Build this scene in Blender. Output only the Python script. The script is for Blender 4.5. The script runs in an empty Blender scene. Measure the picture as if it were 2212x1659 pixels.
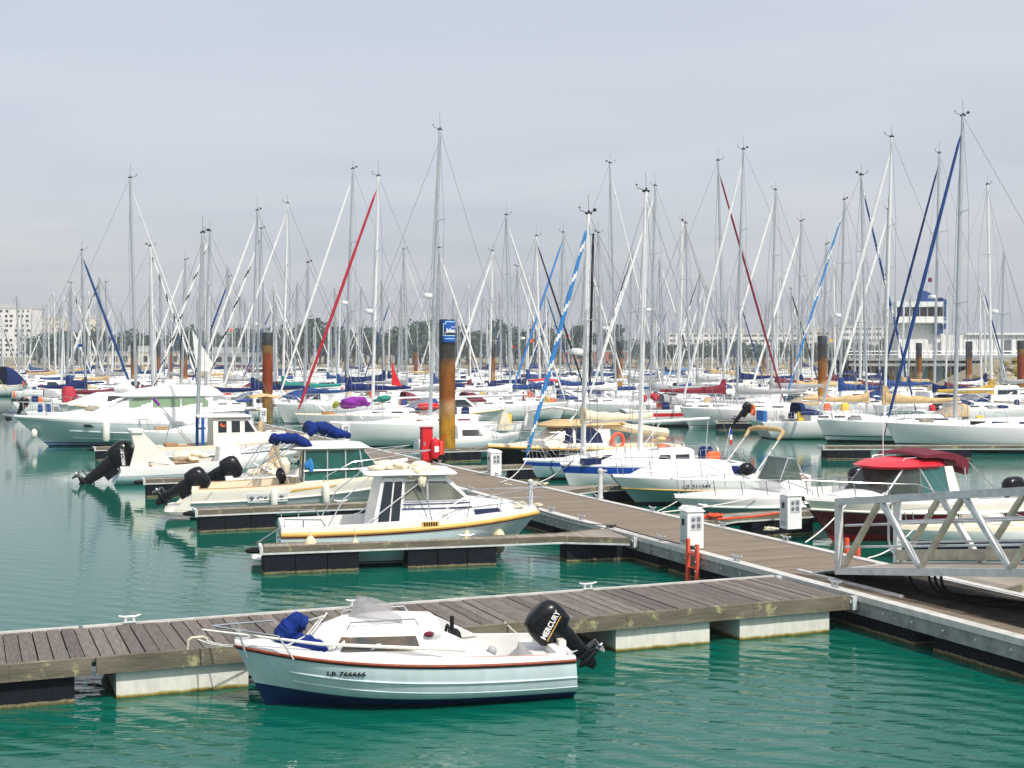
import bpy, math, random
from mathutils import Vector, Matrix
random.seed(7)
SC = bpy.context.scene
COL = SC.collection
R = math.radians
# ---------------------------------------------------------------- camera model (view of 2212 x 1659, horizon row 770)
F, CX, HZ, H = 2880.0, 1106.0, 770.0, 4.8
def P(vx, vy, z=0.0):
    Y = F * (H - z) / (vy - HZ)
    return Vector(((vx - CX) * Y / F, Y, z))
def XY(vx, Y):
    return Vector(((vx - CX) * Y / F, Y, 0))

# ---------------------------------------------------------------- mesh builder
class MB:
    def __init__(s):
        s.v, s.f, s.m, s.s = [], [], [], []
        s.M = None
    def add(s, vs, fs, m=0, smooth=False):
        o = len(s.v)
        if s.M is not None:
            vs = [s.M @ Vector(p) for p in vs]
        s.v.extend([tuple(p) for p in vs])
        for i, f in enumerate(fs):
            s.f.append([o + k for k in f])
            s.m.append(m[i] if isinstance(m, list) else m)
            s.s.append(smooth)
        return s
    def box(s, x0, x1, y0, y1, z0, z1, m=0):
        v = [(x0,y0,z0),(x1,y0,z0),(x1,y1,z0),(x0,y1,z0),(x0,y0,z1),(x1,y0,z1),(x1,y1,z1),(x0,y1,z1)]
        return s.add(v, [(3,2,1,0),(4,5,6,7),(0,1,5,4),(1,2,6,5),(2,3,7,6),(3,0,4,7)], m)
    def loft(s, rings, m=0, closed=True, cap=(True, True), smooth=True):
        n = len(rings[0]); v = [p for r in rings for p in r]; f = []; mm = []
        for i in range(len(rings) - 1):
            for j in range(n if closed else n - 1):
                k = (j + 1) % n
                f.append((i*n+j, i*n+k, (i+1)*n+k, (i+1)*n+j))
                mm.append(m(i, j) if callable(m) else m)
        m0 = m(0, 0) if callable(m) else m
        if cap[0]: f.append(tuple(range(n-1, -1, -1))); mm.append(m0)
        if cap[1]: f.append(tuple((len(rings)-1)*n + j for j in range(n))); mm.append(m0)
        return s.add(v, f, mm, smooth)
    def tube(s, pts, r, n=8, m=0, cap=True, flat=1.0):
        pts = [Vector(p) for p in pts]; rings = []
        up = None
        for i, p in enumerate(pts):
            d = (pts[min(i+1, len(pts)-1)] - pts[max(i-1, 0)])
            if d.length < 1e-9: d = Vector((0,0,1))
            d.normalize()
            if up is None:
                up = Vector((0,0,1)) if abs(d.z) < .9 else Vector((0,1,0))
            a = d.cross(up)
            if a.length < 1e-6: a = d.cross(Vector((1,0,0)))
            a.normalize(); b = a.cross(d).normalized(); up = b
            rr = r[i] if isinstance(r, (list, tuple)) else r
            rings.append([p + (a*math.cos(t) + b*math.sin(t)*flat)*rr for t in [2*math.pi*k/n for k in range(n)]])
        return s.loft(rings, m, True, (cap, cap))
    def lathe(s, prof, c=(0,0,0), n=12, m=0, axis='z'):
        rings = []
        for r, h in prof:
            ring = []
            for k in range(n):
                t = 2*math.pi*k/n; a, b = r*math.cos(t), r*math.sin(t)
                q = (a, b, h) if axis == 'z' else ((h, a, b) if axis == 'x' else (b, h, a))
                ring.append((c[0]+q[0], c[1]+q[1], c[2]+q[2]))
            rings.append(ring)
        return s.loft(rings, m)
    def prism(s, pts, d, m=0):
        """closed 3-D polygon pushed along vector d"""
        n = len(pts); d = Vector(d); a = [Vector(p) for p in pts]; b = [p + d for p in a]
        f = [tuple(range(n-1, -1, -1)), tuple(range(n, 2*n))] + [(i, (i+1) % n, n+(i+1) % n, n+i) for i in range(n)]
        return s.add(a + b, f, m)
    def beam(s, a, b, w, h, m=0, up=(0,0,1)):
        a, b = Vector(a), Vector(b); d = (b-a).normalized(); x = d.cross(Vector(up)).normalized(); y = x.cross(d)
        r = [[p + x*sx*w/2 + y*sy*h/2 for sx, sy in ((-1,-1),(1,-1),(1,1),(-1,1))] for p in (a, b)]
        return s.loft(r, m, smooth=False)
    def blob(s, c, rx, ry, rz, m=0, n=10, k=6, jit=0.0, rng=None):
        rings = []
        for i in range(k+1):
            ph = -math.pi/2 + math.pi*i/k; ring = []
            for j in range(n):
                t = 2*math.pi*j/n; q = 1 + (rng.uniform(-jit, jit) if rng and 0 < i < k else 0)
                cr = max(math.cos(ph), .02)
                ring.append((c[0]+rx*cr*math.cos(t)*q, c[1]+ry*cr*math.sin(t)*q, c[2]+rz*math.sin(ph)*q))
            rings.append(ring)
        return s.loft(rings, m)
    def build(s, name, mats, parent=None, loc=(0,0,0), rz=0.0, sharp=38):
        me = bpy.data.meshes.new(name)
        me.from_pydata(s.v, [], s.f)
        if not isinstance(mats, (list, tuple)): mats = [mats]
        for k in mats: me.materials.append(M[k])
        me.polygons.foreach_set('material_index', s.m)
        me.polygons.foreach_set('use_smooth', s.s)
        me.update()
        if any(s.s):
            me.set_sharp_from_angle(angle=R(sharp))
        o = bpy.data.objects.new(name, me); COL.objects.link(o)
        o.location = loc; o.rotation_euler = (0, 0, rz)
        if parent is not None: o.parent = parent
        return o
def tag(o, label, cat, group=None, kind=None):
    if label: o['label'] = label
    if cat: o['category'] = cat
    if group: o['group'] = group
    if kind: o['kind'] = kind
    return o
def thing(name, label, cat, loc=(0,0,0), rz=0.0, group=None):
    o = bpy.data.objects.new(name, None); COL.objects.link(o); o.empty_display_size = .2
    o.location = loc; o.rotation_euler = (0, 0, rz)
    return tag(o, label, cat, group)
def copy_tree(o, parent=None):
    c = o.copy(); COL.objects.link(c)
    if parent is not None: c.parent = parent
    for ch in list(o.children): copy_tree(ch, c)
    return c
def text(name, s, mat, parent, loc, right, up, size, shear=0.0, bold=0.0, width=None, ext=.002):
    cu = bpy.data.curves.new(name, 'FONT'); cu.body = s; cu.size = size; cu.extrude = ext; cu.shear = shear; cu.offset = bold
    cu.resolution_u = 2
    tmp = bpy.data.objects.new('tmp', cu); COL.objects.link(tmp)
    dg = bpy.context.evaluated_depsgraph_get(); dg.update()
    me = bpy.data.meshes.new_from_object(tmp.evaluated_get(dg))
    bpy.data.objects.remove(tmp); bpy.data.curves.remove(cu)
    me.materials.clear(); me.materials.append(M[mat])
    xs = [v.co.x for v in me.vertices]; w = max(xs) - min(xs)
    sx = width / w if width else 1.0
    r = Vector(right).normalized(); u = Vector(up).normalized(); n = r.cross(u)
    mt = Matrix.Identity(4)
    for i in range(3):
        mt[i][0] = r[i]*sx; mt[i][1] = u[i]; mt[i][2] = n[i]; mt[i][3] = loc[i]
    me.transform(mt); me.name = name
    o = bpy.data.objects.new(name, me); COL.objects.link(o)
    if parent is not None: o.parent = parent
    return o

# ---------------------------------------------------------------- materials
M = {}
def newmat(name):
    m = bpy.data.materials.new(name); m.use_nodes = True
    nt = m.node_tree; b = nt.nodes['Principled BSDF']; M[name] = m
    return m, nt, b
def setp(b, **k):
    for a, v in k.items():
        b.inputs[a.replace('_', ' ')].default_value = v
def mat(name, c, rough=.5, metal=0.0, var=.06, scale=3.0, bump=0.0, bscale=30.0, alpha=1.0, c2=None, stretch=(1,1,1), island=0.0, spec=.5, detail=5):
    m, nt, b = newmat(name); N = nt.nodes; L = nt.links
    c = tuple(c) + (1,)
    b.inputs['Roughness'].default_value = rough; b.inputs['Metallic'].default_value = metal
    b.inputs['Specular IOR Level'].default_value = spec
    b.inputs['Alpha'].default_value = alpha
    tc = N.new('ShaderNodeTexCoord'); mp = N.new('ShaderNodeMapping'); mp.inputs['Scale'].default_value = stretch
    L.new(tc.outputs['Object'], mp.inputs['Vector'])
    nz = N.new('ShaderNodeTexNoise'); nz.inputs['Scale'].default_value = scale; nz.inputs['Detail'].default_value = detail
    nz.inputs['Roughness'].default_value = .62
    L.new(mp.outputs['Vector'], nz.inputs['Vector'])
    rp = N.new('ShaderNodeValToRGB'); e = rp.color_ramp.elements
    e[0].position, e[1].position = .33, .67
    if c2 is None:
        e[0].color = tuple(max(0, x*(1-var)) for x in c[:3]) + (1,); e[1].color = tuple(min(1, x*(1+var)) for x in c[:3]) + (1,)
    else:
        e[0].color = c; e[1].color = tuple(c2) + (1,)
    L.new(nz.outputs['Fac'], rp.inputs['Fac']); out = rp.outputs['Color']
    if island:
        g = N.new('ShaderNodeNewGeometry'); mr = N.new('ShaderNodeMapRange')
        mr.inputs['To Min'].default_value = 1-island; mr.inputs['To Max'].default_value = 1+island
        L.new(g.outputs['Random Per Island'], mr.inputs['Value'])
        mx = N.new('ShaderNodeVectorMath'); mx.operation = 'SCALE'
        L.new(out, mx.inputs[0]); L.new(mr.outputs['Result'], mx.inputs['Scale']); out = mx.outputs['Vector']
    L.new(out, b.inputs['Base Color'])
    if bump:
        n2 = N.new('ShaderNodeTexNoise'); n2.inputs['Scale'].default_value = bscale; n2.inputs['Detail'].default_value = 4
        L.new(mp.outputs['Vector'], n2.inputs['Vector'])
        bp = N.new('ShaderNodeBump'); bp.inputs['Strength'].default_value = bump; bp.inputs['Distance'].default_value = .02
        L.new(n2.outputs['Fac'], bp.inputs['Height']); L.new(bp.outputs['Normal'], b.inputs['Normal'])
    return m
def zbands(name, stops, rough=.7, noise=.25, nscale=3.0, vary=.45, metal=0, gen=False):
    """colour by height above the thing's own base, edges broken by noise (paint, rust, weed line)"""
    m, nt, b = newmat(name); N = nt.nodes; L = nt.links
    tc = N.new('ShaderNodeTexCoord'); sp = N.new('ShaderNodeSeparateXYZ'); L.new(tc.outputs['Object'], sp.inputs[0])
    nz = N.new('ShaderNodeTexNoise'); nz.inputs['Scale'].default_value = nscale; nz.inputs['Detail'].default_value = 6
    L.new(tc.outputs['Object'], nz.inputs['Vector'])
    a = N.new('ShaderNodeMath'); a.operation = 'MULTIPLY_ADD'; a.inputs[1].default_value = noise*2; 
    L.new(nz.outputs['Fac'], a.inputs[0]); L.new(sp.outputs['Z'], a.inputs[2])
    lo, hi = stops[0][0], stops[-1][0]
    mr = N.new('ShaderNodeMapRange'); mr.inputs['From Min'].default_value = lo + noise; mr.inputs['From Max'].default_value = hi + noise
    L.new(a.outputs[0], mr.inputs['Value'])
    rp = N.new('ShaderNodeValToRGB'); cr = rp.color_ramp
    while len(cr.elements) < len(stops): cr.elements.new(.5)
    for e, (z, c) in zip(cr.elements, stops):
        e.position = (z-lo)/(hi-lo); e.color = tuple(c) + (1,)
    L.new(mr.outputs['Result'], rp.inputs['Fac'])
    n2 = N.new('ShaderNodeTexNoise'); n2.inputs['Scale'].default_value = nscale*2.2; n2.inputs['Detail'].default_value = 8
    mp = N.new('ShaderNodeMapping'); mp.inputs['Scale'].default_value = (1,1,.35); L.new(tc.outputs['Object'], mp.inputs['Vector']); L.new(mp.outputs['Vector'], n2.inputs['Vector'])
    m2 = N.new('ShaderNodeMapRange'); m2.inputs['To Min'].default_value = 1-vary; m2.inputs['To Max'].default_value = 1+vary; b.inputs['Specular IOR Level'].default_value = .2
    m2.inputs['From Min'].default_value = .25; m2.inputs['From Max'].default_value = .75
    L.new(n2.outputs['Fac'], m2.inputs['Value'])
    mx = N.new('ShaderNodeVectorMath'); mx.operation = 'SCALE'; L.new(rp.outputs['Color'], mx.inputs[0]); L.new(m2.outputs['Result'], mx.inputs['Scale'])
    L.new(mx.outputs['Vector'], b.inputs['Base Color'])
    bp = N.new('ShaderNodeBump'); bp.inputs['Strength'].default_value = .4; bp.inputs['Distance'].default_value = .03
    L.new(n2.outputs['Fac'], bp.inputs['Height']); L.new(bp.outputs['Normal'], b.inputs['Normal'])
    b.inputs['Roughness'].default_value = rough; b.inputs['Metallic'].default_value = metal
    return m
mat('panel_dark', (.17,.18,.21), .5, var=.1)
mat('gel', (.82,.82,.815), .28, var=.035, scale=1.3, c2=None)
mat('gel_cream', (.80,.765,.68), .3, var=.04)
mat('gel_grey', (.55,.58,.60), .3, var=.04)
mat('gel_pale', (.50,.66,.70), .3, var=.05)
mat('deck_white', (.70,.70,.68), .55, var=.05, scale=4, bump=.05)
mat('deck_cream', (.74,.66,.5), .55, var=.06, scale=4)
mat('teak', (.38,.22,.10), .6, var=.25, scale=6, stretch=(.3,4,4))
mat('navy', (.006,.018,.10), .35, var=.12)
mat('blue', (.008,.06,.36), .35, var=.1)
mat('skyblue', (.03,.2,.5), .35, var=.1)
mat('black', (.006,.007,.009), .26, var=.2, spec=.28)
mat('blackmatt', (.010,.011,.013), .7, var=.3, scale=6, spec=.2)
mat('antifoul_blue', (.004,.04,.16), .6, var=.25, scale=5)
mat('antifoul_dark', (.01,.02,.025), .6, var=.3, scale=5)
mat('antifoul_red', (.16,.012,.015), .6, var=.2, scale=5)
mat('maroon', (.17,.006,.022), .25, var=.12)
mat('red', (.62,.012,.02), .45, var=.08)
mat('redcloth', (.50,.015,.03), .75, var=.15, bump=.3, bscale=12)
mat('crimson', (.40,.008,.03), .7, var=.15, bump=.3, bscale=10)
mat('wine', (.13,.006,.02), .75, var=.2, bump=.3, bscale=10)
mat('orange', (.85,.12,.02), .55, var=.08)
mat('coral', (.80,.10,.05), .55, var=.12)
mat('yellow', (.75,.48,.03), .5, var=.1)
mat('rubrail', (.26,.045,.015), .4, var=.3, scale=9)
mat('rubcream', (.72,.42,.10), .45, var=.12)
mat('navycloth', (.004,.016,.095), .8, var=.3, bump=.9, bscale=7, spec=.2)
mat('darkred', (.20,.006,.025), .75, var=.2, bump=.4, bscale=9)
mat('coverblue', (.004,.022,.16), .8, var=.35, bump=1.0, bscale=8, spec=.2)
mat('bluecloth', (.003,.042,.19), .8, var=.2, bump=.4, bscale=9)
mat('tealcloth', (.005,.20,.17), .8, var=.2, bump=.4, bscale=9)
mat('tancloth', (.56,.40,.20), .8, var=.18, bump=.4, bscale=9)
mat('mustard', (.50,.30,.04), .8, var=.18, bump=.4, bscale=9)
mat('creamcloth', (.78,.68,.50), .85, var=.12, bump=.5, bscale=7)
mat('whitecloth', (.76,.76,.75), .85, var=.1, bump=.4, bscale=8)
mat('greycloth', (.30,.31,.32), .8, var=.12, bump=.3)
mat('purplecloth', (.22,.012,.30), .8, var=.2, bump=.4, bscale=9)
mat('greencloth', (.30,.36,.02), .8, var=.3)
mat('blackcloth', (.012,.014,.022), .8, var=.2)
mat('alu', (.60,.62,.63), .38, .75, var=.1, scale=5)
mat('alu_dull', (.62,.64,.64), .55, .15, var=.16, scale=6, bump=.1)
mat('alu_worn', (.52,.49,.39), .6, .15, var=.25, scale=4, bump=.15)
mat('mastw', (.74,.75,.75), .4, .1, var=.05)
mat('masta', (.50,.53,.56), .4, .5, var=.08)
mat('steel', (.62,.63,.64), .22, .9, var=.05)
mat('wire', (.28,.29,.31), .5, .5, var=.05)
mat('rope', (.62,.56,.44), .9, var=.2, scale=30)
mat('rope_white', (.74,.72,.66), .9, var=.15, scale=30)
mat('rope_dark', (.03,.03,.035), .9, var=.2, scale=30)
mat('rope_red', (.75,.08,.03), .9, var=.2, scale=20)
mat('fender', (.78,.77,.70), .5, var=.06)
mat('fender_cream', (.76,.66,.42), .5, var=.06)
mat('rubber', (.009,.009,.010), .8, var=.3, spec=.2)
mat('glass_dark', (.012,.02,.028), .06, var=.3, scale=2)
mat('glass_navy', (.006,.016,.06), .08, var=.3, scale=2)
mat('glass_green', (.012,.12,.095), .07, var=.3, scale=1.5, alpha=.70)
mat('glass_sage', (.22,.33,.20), .1, var=.12, scale=.8)
mat('glass_clear', (.50,.52,.52), .08, var=.08, alpha=.40)
mat('glass_smoke', (.05,.07,.06), .06, var=.1, alpha=.72)
mat('interior', (.30,.26,.20), .8, var=.2)
mat('white_box', (.80,.80,.80), .4, var=.03)
mat('panel_grey', (.35,.36,.38), .5, var=.1)
mat('plastic_blue', (.02,.16,.55), .5, var=.1)
mat('letter_black', (.012,.012,.014), .5, var=.05)
mat('letter_white', (.8,.8,.8), .5, var=.02)
mat('letter_grey', (.34,.34,.34), .5, var=.05)
mat('letter_cyan', (.45,.72,.85), .5, var=.02)
mat('sign_blue', (.006,.085,.42), .4, var=.06)
mat('sign_dark', (.004,.010,.028), .45, var=.1)
mat('skin', (.5,.3,.2), .6, var=.05)
mat('plank_worn', (.095,.080,.070), .8, var=.38, scale=5, stretch=(5,.6,1), island=.30, bump=.5, bscale=26, c2=(.185,.158,.138), detail=8)
mat('plank_tan', (.165,.130,.092), .8, var=.3, scale=2.2, stretch=(.5,5,1), island=.12, bump=.3, bscale=25, c2=(.235,.19,.14), detail=8)
mat('plank_grey', (.22,.19,.16), .8, var=.3, scale=2.2, stretch=(.5,5,1), island=.15, bump=.3, c2=(.33,.30,.25), detail=8)
mat('edge_beam', (.60,.59,.56), .5, .1, var=.15, scale=5, bump=.1)
mat('fascia_grey', (.20,.21,.21), .6, .3, var=.35, scale=4, c2=(.36,.37,.36), bump=.15)
mat('bolt', (.8,.8,.78), .4, .3)
def fascia_wood():
    m = mat('fascia_wood', (.085,.075,.055), .85, scale=1.6, stretch=(.5,1,2), c2=(.20,.175,.125), bump=.5, bscale=14, detail=9)
    nt = m.node_tree; N = nt.nodes; L = nt.links; b = N['Principled BSDF']
    src = b.inputs['Base Color'].links[0].from_socket
    tc = N.new('ShaderNodeTexCoord'); nz = N.new('ShaderNodeTexNoise'); nz.inputs['Scale'].default_value = 3.1; nz.inputs['Detail'].default_value = 9; nz.inputs['Roughness'].default_value = .7
    L.new(tc.outputs['Object'], nz.inputs['Vector'])
    rp = N.new('ShaderNodeValToRGB'); rp.color_ramp.elements[0].position = .56; rp.color_ramp.elements[1].position = .64
    L.new(nz.outputs['Fac'], rp.inputs['Fac'])
    mx = N.new('ShaderNodeMix'); mx.data_type = 'RGBA'; L.new(rp.outputs['Color'], mx.inputs['Factor']); L.new(src, mx.inputs['A'])
    mx.inputs['B'].default_value = (.33,.32,.17,1); L.new(mx.outputs['Result'], b.inputs['Base Color'])
fascia_wood()
zbands('float_white', [(-.3,(.04,.04,.01)),(.005,(.09,.07,.015)),(.035,(.34,.27,.07)),(.06,(.66,.64,.56)),(.45,(.72,.735,.72))], .8, .035, 5, .12)
zbands('float_black', [(-.3,(.02,.02,.005)),(.015,(.10,.085,.03)),(.05,(.25,.22,.14)),(.065,(.008,.010,.016)),(.45,(.006,.008,.014))], .75, .03, 9)
zbands('pile_rust', [(-1,(.02,.03,.005)),(.35,(.06,.07,.008)),(.7,(.34,.19,.015)),(1.9,(.42,.20,.02)),(2.5,(.40,.24,.12)),(3.0,(.24,.075,.015)),(4.3,(.22,.09,.02)),(4.7,(.05,.05,.045)),(5.6,(.06,.05,.035))], .85, .45, 1.6)
zbands('pile_red', [(-1,(.03,.04,.006)),(.5,(.14,.10,.015)),(1.6,(.26,.13,.03)),(2.4,(.20,.06,.03)),(3.2,(.22,.035,.012)),(4.9,(.21,.05,.015)),(5.1,(.20,.11,.04))], .85, .35, 1.6)
mat('pile_cap', (.016,.024,.03), .6, var=.25)
mat('concrete', (.36,.35,.33), .85, var=.2, scale=2, bump=.2)
mat('wall_white', (.76,.76,.74), .7, var=.05, scale=.6)
mat('wall_cream', (.66,.60,.50), .8, var=.05, scale=.3)
mat('wall_grey', (.45,.46,.45), .8, var=.08)
mat('tower_blue', (.008,.05,.20), .5, var=.1)
mat('win_dark', (.018,.016,.018), .15, var=.2)
mat('win_grey', (.16,.18,.19), .2, var=.2)
mat('roof_tile', (.40,.15,.09), .8, var=.1)
mat('rock', (.24,.20,.13), .9, scale=.7, c2=(.46,.40,.28), bump=.6, bscale=3, island=.25)
mat('scrub', (.13,.12,.015), .9, scale=.8, c2=(.22,.17,.03), island=.35)
mat('leaf', (.018,.062,.046), .8, scale=.25, c2=(.055,.095,.045), island=.4)
mat('trunk', (.10,.075,.05), .9, var=.3)
mat('plate_shade_dark', (.035,.030,.024), .85, var=.5, scale=3, island=.25, spec=.2)  # dark landing plates with the gangway's shade painted into the colour
mat('reed', (.20,.165,.10), .9, scale=.08, c2=(.28,.24,.15), stretch=(.3,1,1))
mat('earth', (.20,.17,.11), .9, scale=.05, c2=(.30,.27,.17))
mat('prop', (.30,.31,.32), .4, .6, var=.2)
mat('bird', (.02,.02,.025), .7)
# ---------------------------------------------------------------- boat kit (local frame: x to the bow, y to port, z up from the waterline)
def lerp(a, b, t): return a + (b-a)*t
class Hull:
    def __init__(s, L, B, fb, fs, draft=.35, rake=.5, trans=.0, bs=.8, tm=.42, pb=2.3, nmid=2.8, nbow=1.35, flare=.5, sheer=2.0, tip=.03):
        s.L, s.B, s.fb, s.fs, s.dr, s.rake, s.trans, s.bs, s.tm, s.pb = L, B, fb, fs, draft, rake, trans, bs, tm, pb
        s.nm, s.nb, s.fl, s.sh, s.tip = nmid, nbow, flare, sheer, tip
    def b(s, t):
        if t < s.tm: f = s.bs + (1-s.bs)*math.sin(math.pi/2*t/s.tm)
        else: f = s.tip + (1-s.tip)*max(0, 1-((t-s.tm)/(1-s.tm))**s.pb)
        return s.B/2*f
    def zs(s, t): return s.fs + (s.fb-s.fs)*t**s.sh
    def zk(s, t): return -s.dr*(1-.75*max(0, (t-.6)/.4)**2)
    def t_of(s, x): return min(1, max(0, x/s.L+.5))
    def bx(s, x): return s.b(s.t_of(x))
    def zx(s, x): return s.zs(s.t_of(x))
    def pt(s, t, z):
        zs, zk = s.zs(t), s.zk(t); q = min(1, max(0, (z-zk)/(zs-zk)))
        w = max(0, (t-.35)/.65)**2.2
        n = lerp(s.nm, s.nb, max(0, (t-.35)/.65)**1.2)
        y = s.b(t)*(1-(1-q)**n)**(1+s.fl*w)
        x = s.L*(t-.5) - s.rake*w*(zs-z)/zs + s.trans*max(0, 1-t*3)**1.5*(zs-z)/zs
        return x, y, z
    def side(s, x, z):
        """a point on the topside at local x and height z (port)"""
        t = s.t_of(x)
        for _ in range(8):
            t = min(1, max(0, t + (x - s.pt(t, z)[0])/s.L))
        return s.pt(t, z)[1]
    def mesh(s, parent, bands, mats, ns=26, name='hull'):
        """bands: (spec, material) upward; spec is 'k', a height z, a function of t, or ('s', d) = d below the sheer"""
        ts = [1-(1-i/(ns-1))**1.25 for i in range(ns)]
        grid = []
        for t in ts:
            row, pz = [], -9
            for sp, m in bands:
                z = s.zk(t) if sp == 'k' else (sp(t) if callable(sp) else (s.zs(t)-sp[1] if isinstance(sp, tuple) else sp))
                z = max(pz+.002, min(z, s.zs(t))); pz = z
                row.append(s.pt(t, z))
            grid.append(row)
        k = len(bands); mb = MB(); v = []; f = []; mm = []
        for row in grid:
            for p in row: v.append(p)
            for p in row: v.append((p[0], -p[1], p[2]))
        w = 2*k
        for i in range(ns-1):
            for j in range(k-1):
                a = i*w+j; mi = bands[j+1][1]
                f.append((a, a+w, a+w+1, a+1)); mm.append(mi)
                a += k; f.append((a, a+1, a+w+1, a+w)); mm.append(mi)
            f.append((i*w, i*w+k, (i+1)*w+k, (i+1)*w)); mm.append(bands[1][1])
        for j in range(k-1):
            f.append((j, j+1, k+j+1, k+j)); mm.append(bands[j+1][1])
        mb.add(v, f, mm, True)
        return mb.build(name, mats, parent, sharp=50)
    def deck(s, parent, mats, well=None, sd=.22, zf=.15, crown=.05, ns=24, name='deck', rim=.0):
        """well: list of (t0, t1, floor z) cut into the deck; outer strip width sd"""
        ts = [i/(ns-1) for i in range(ns)]
        well = well or []; st = []
        for a, b, z in well: ts += [a-.0005, a+.0005, b-.0005, b+.0005]
        ts = sorted(t for t in ts if 0 <= t <= 1)
        v = []; f = []; mm = []
        for t in ts:
            zz = None
            for a, b, z in well:
                if a <= t <= b: zz = z
            b_ = s.b(t); z = s.zs(t); x = s.L*(t-.5); q = min(sd, b_*.6)
            zi = (z+crown) if zz is None else zz
            half = [(b_, z), (b_-.015, z+rim+.012), (b_-q, z+rim+crown*.6), (b_-q-.01, zi if zz is not None else z+rim+crown*.7), (0, zi+(.0 if zz is not None else rim))]
            v += [(x, -y, h) for y, h in half] + [(x, y, h) for y, h in half[::-1][1:]]
        for i in range(len(ts)-1):
            for j in range(8):
                a = i*9+j; f.append((a, a+9, a+10, a+1)); mm.append(1 if (j in (3, 4) and len(mats) > 1 and any(a0 <= (ts[i]+ts[i+1])/2 <= b0 for a0, b0, _ in well)) else 0)
        f.append(tuple(range(9))); mm.append(0)
        return MB().add(v, f, mm, True).build(name, mats, parent, sharp=30)
    def rail(s, parent, matn, r=.03, dz=0.0, t0=0.0, t1=1.0, name='rub_rail', n=24, flat=1.0, out=.01):
        mb = MB()
        pts = []
        for sg in (-1, 1):
            pp = []
            for i in range(n):
                t = t0+(t1-t0)*i/(n-1); z = s.zs(t)+dz; x, y, _ = s.pt(t, min(z, s.zs(t)))
                pp.append((x + (out if t > .97 else 0), sg*(y+out), z))
            pts.append(pp)
        if t1 >= 1: mb.tube(pts[0] + pts[1][::-1], r, 8)
        else:
            mb.tube(pts[0], r, 8); mb.tube(pts[1], r, 8)
        return mb.build(name, matn, parent)
    def pulpit(s, parent, t0, h=.5, n=3, inset=.06, matn='steel', r=.013, mid=True, name='pulpit', zoff=.03):
        """bow rail: top bar round the bow from station t0, with legs"""
        mb = MB(); top = []
        for i in range(9):
            t = t0 + (1-t0)*i/8; x = s.L*(t-.5); y = max(s.b(t)-inset, .05); hh = h*min(1, .35+i*.33) if i < 2 else h
            top.append((x + (.06 if i == 8 else 0), y, s.zs(t)+zoff+hh))
        full = top + [(x, -y, z) for x, y, z in top[::-1]]
        mb.tube(full, r, 6)
        for sg in (1, -1):
            for k in range(n+1):
                t = t0 + (.96-t0)*k/n; x = s.L*(t-.5); y = max(s.b(t)-inset, .04)
                hh = h*(.35 if k == 0 else 1)
                mb.tube([(x-.05, sg*y, s.zs(t)+.01), (x+.05 if k else x-.05, sg*y, s.zs(t)+zoff+hh)], r*.9, 6)
        if mid: mb.tube([(x, y, z-h*.45) for x, y, z in full], r*.6, 5)
        return mb.build(name, matn, parent)
    def lifelines(s, parent, t0, t1, n, h=.58, inset=.06, aft=True, matn='steel'):
        mb = MB()
        for sg in (1, -1):
            tops = []
            for k in range(n+1):
                t = t0+(t1-t0)*k/n; x = s.L*(t-.5); y = s.b(t)-inset; z = s.zs(t)
                mb.tube([(x, sg*y, z), (x, sg*y, z+h)], .012, 5); tops.append((x, sg*y, z+h))
            mb.tube(tops, .005, 4); mb.tube([(x, y, z-h*.45) for x, y, z in tops], .005, 4)
        if aft:
            x = s.L*(t0-.5); y = s.b(t0)-inset; z = s.zs(t0)+h
            mb.tube([(x, -y, z), (x-.12, -y*.6, z), (x-.12, y*.6, z), (x, y, z)], .013, 5)
        return mb.build('guard_rail', matn, parent)

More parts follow.
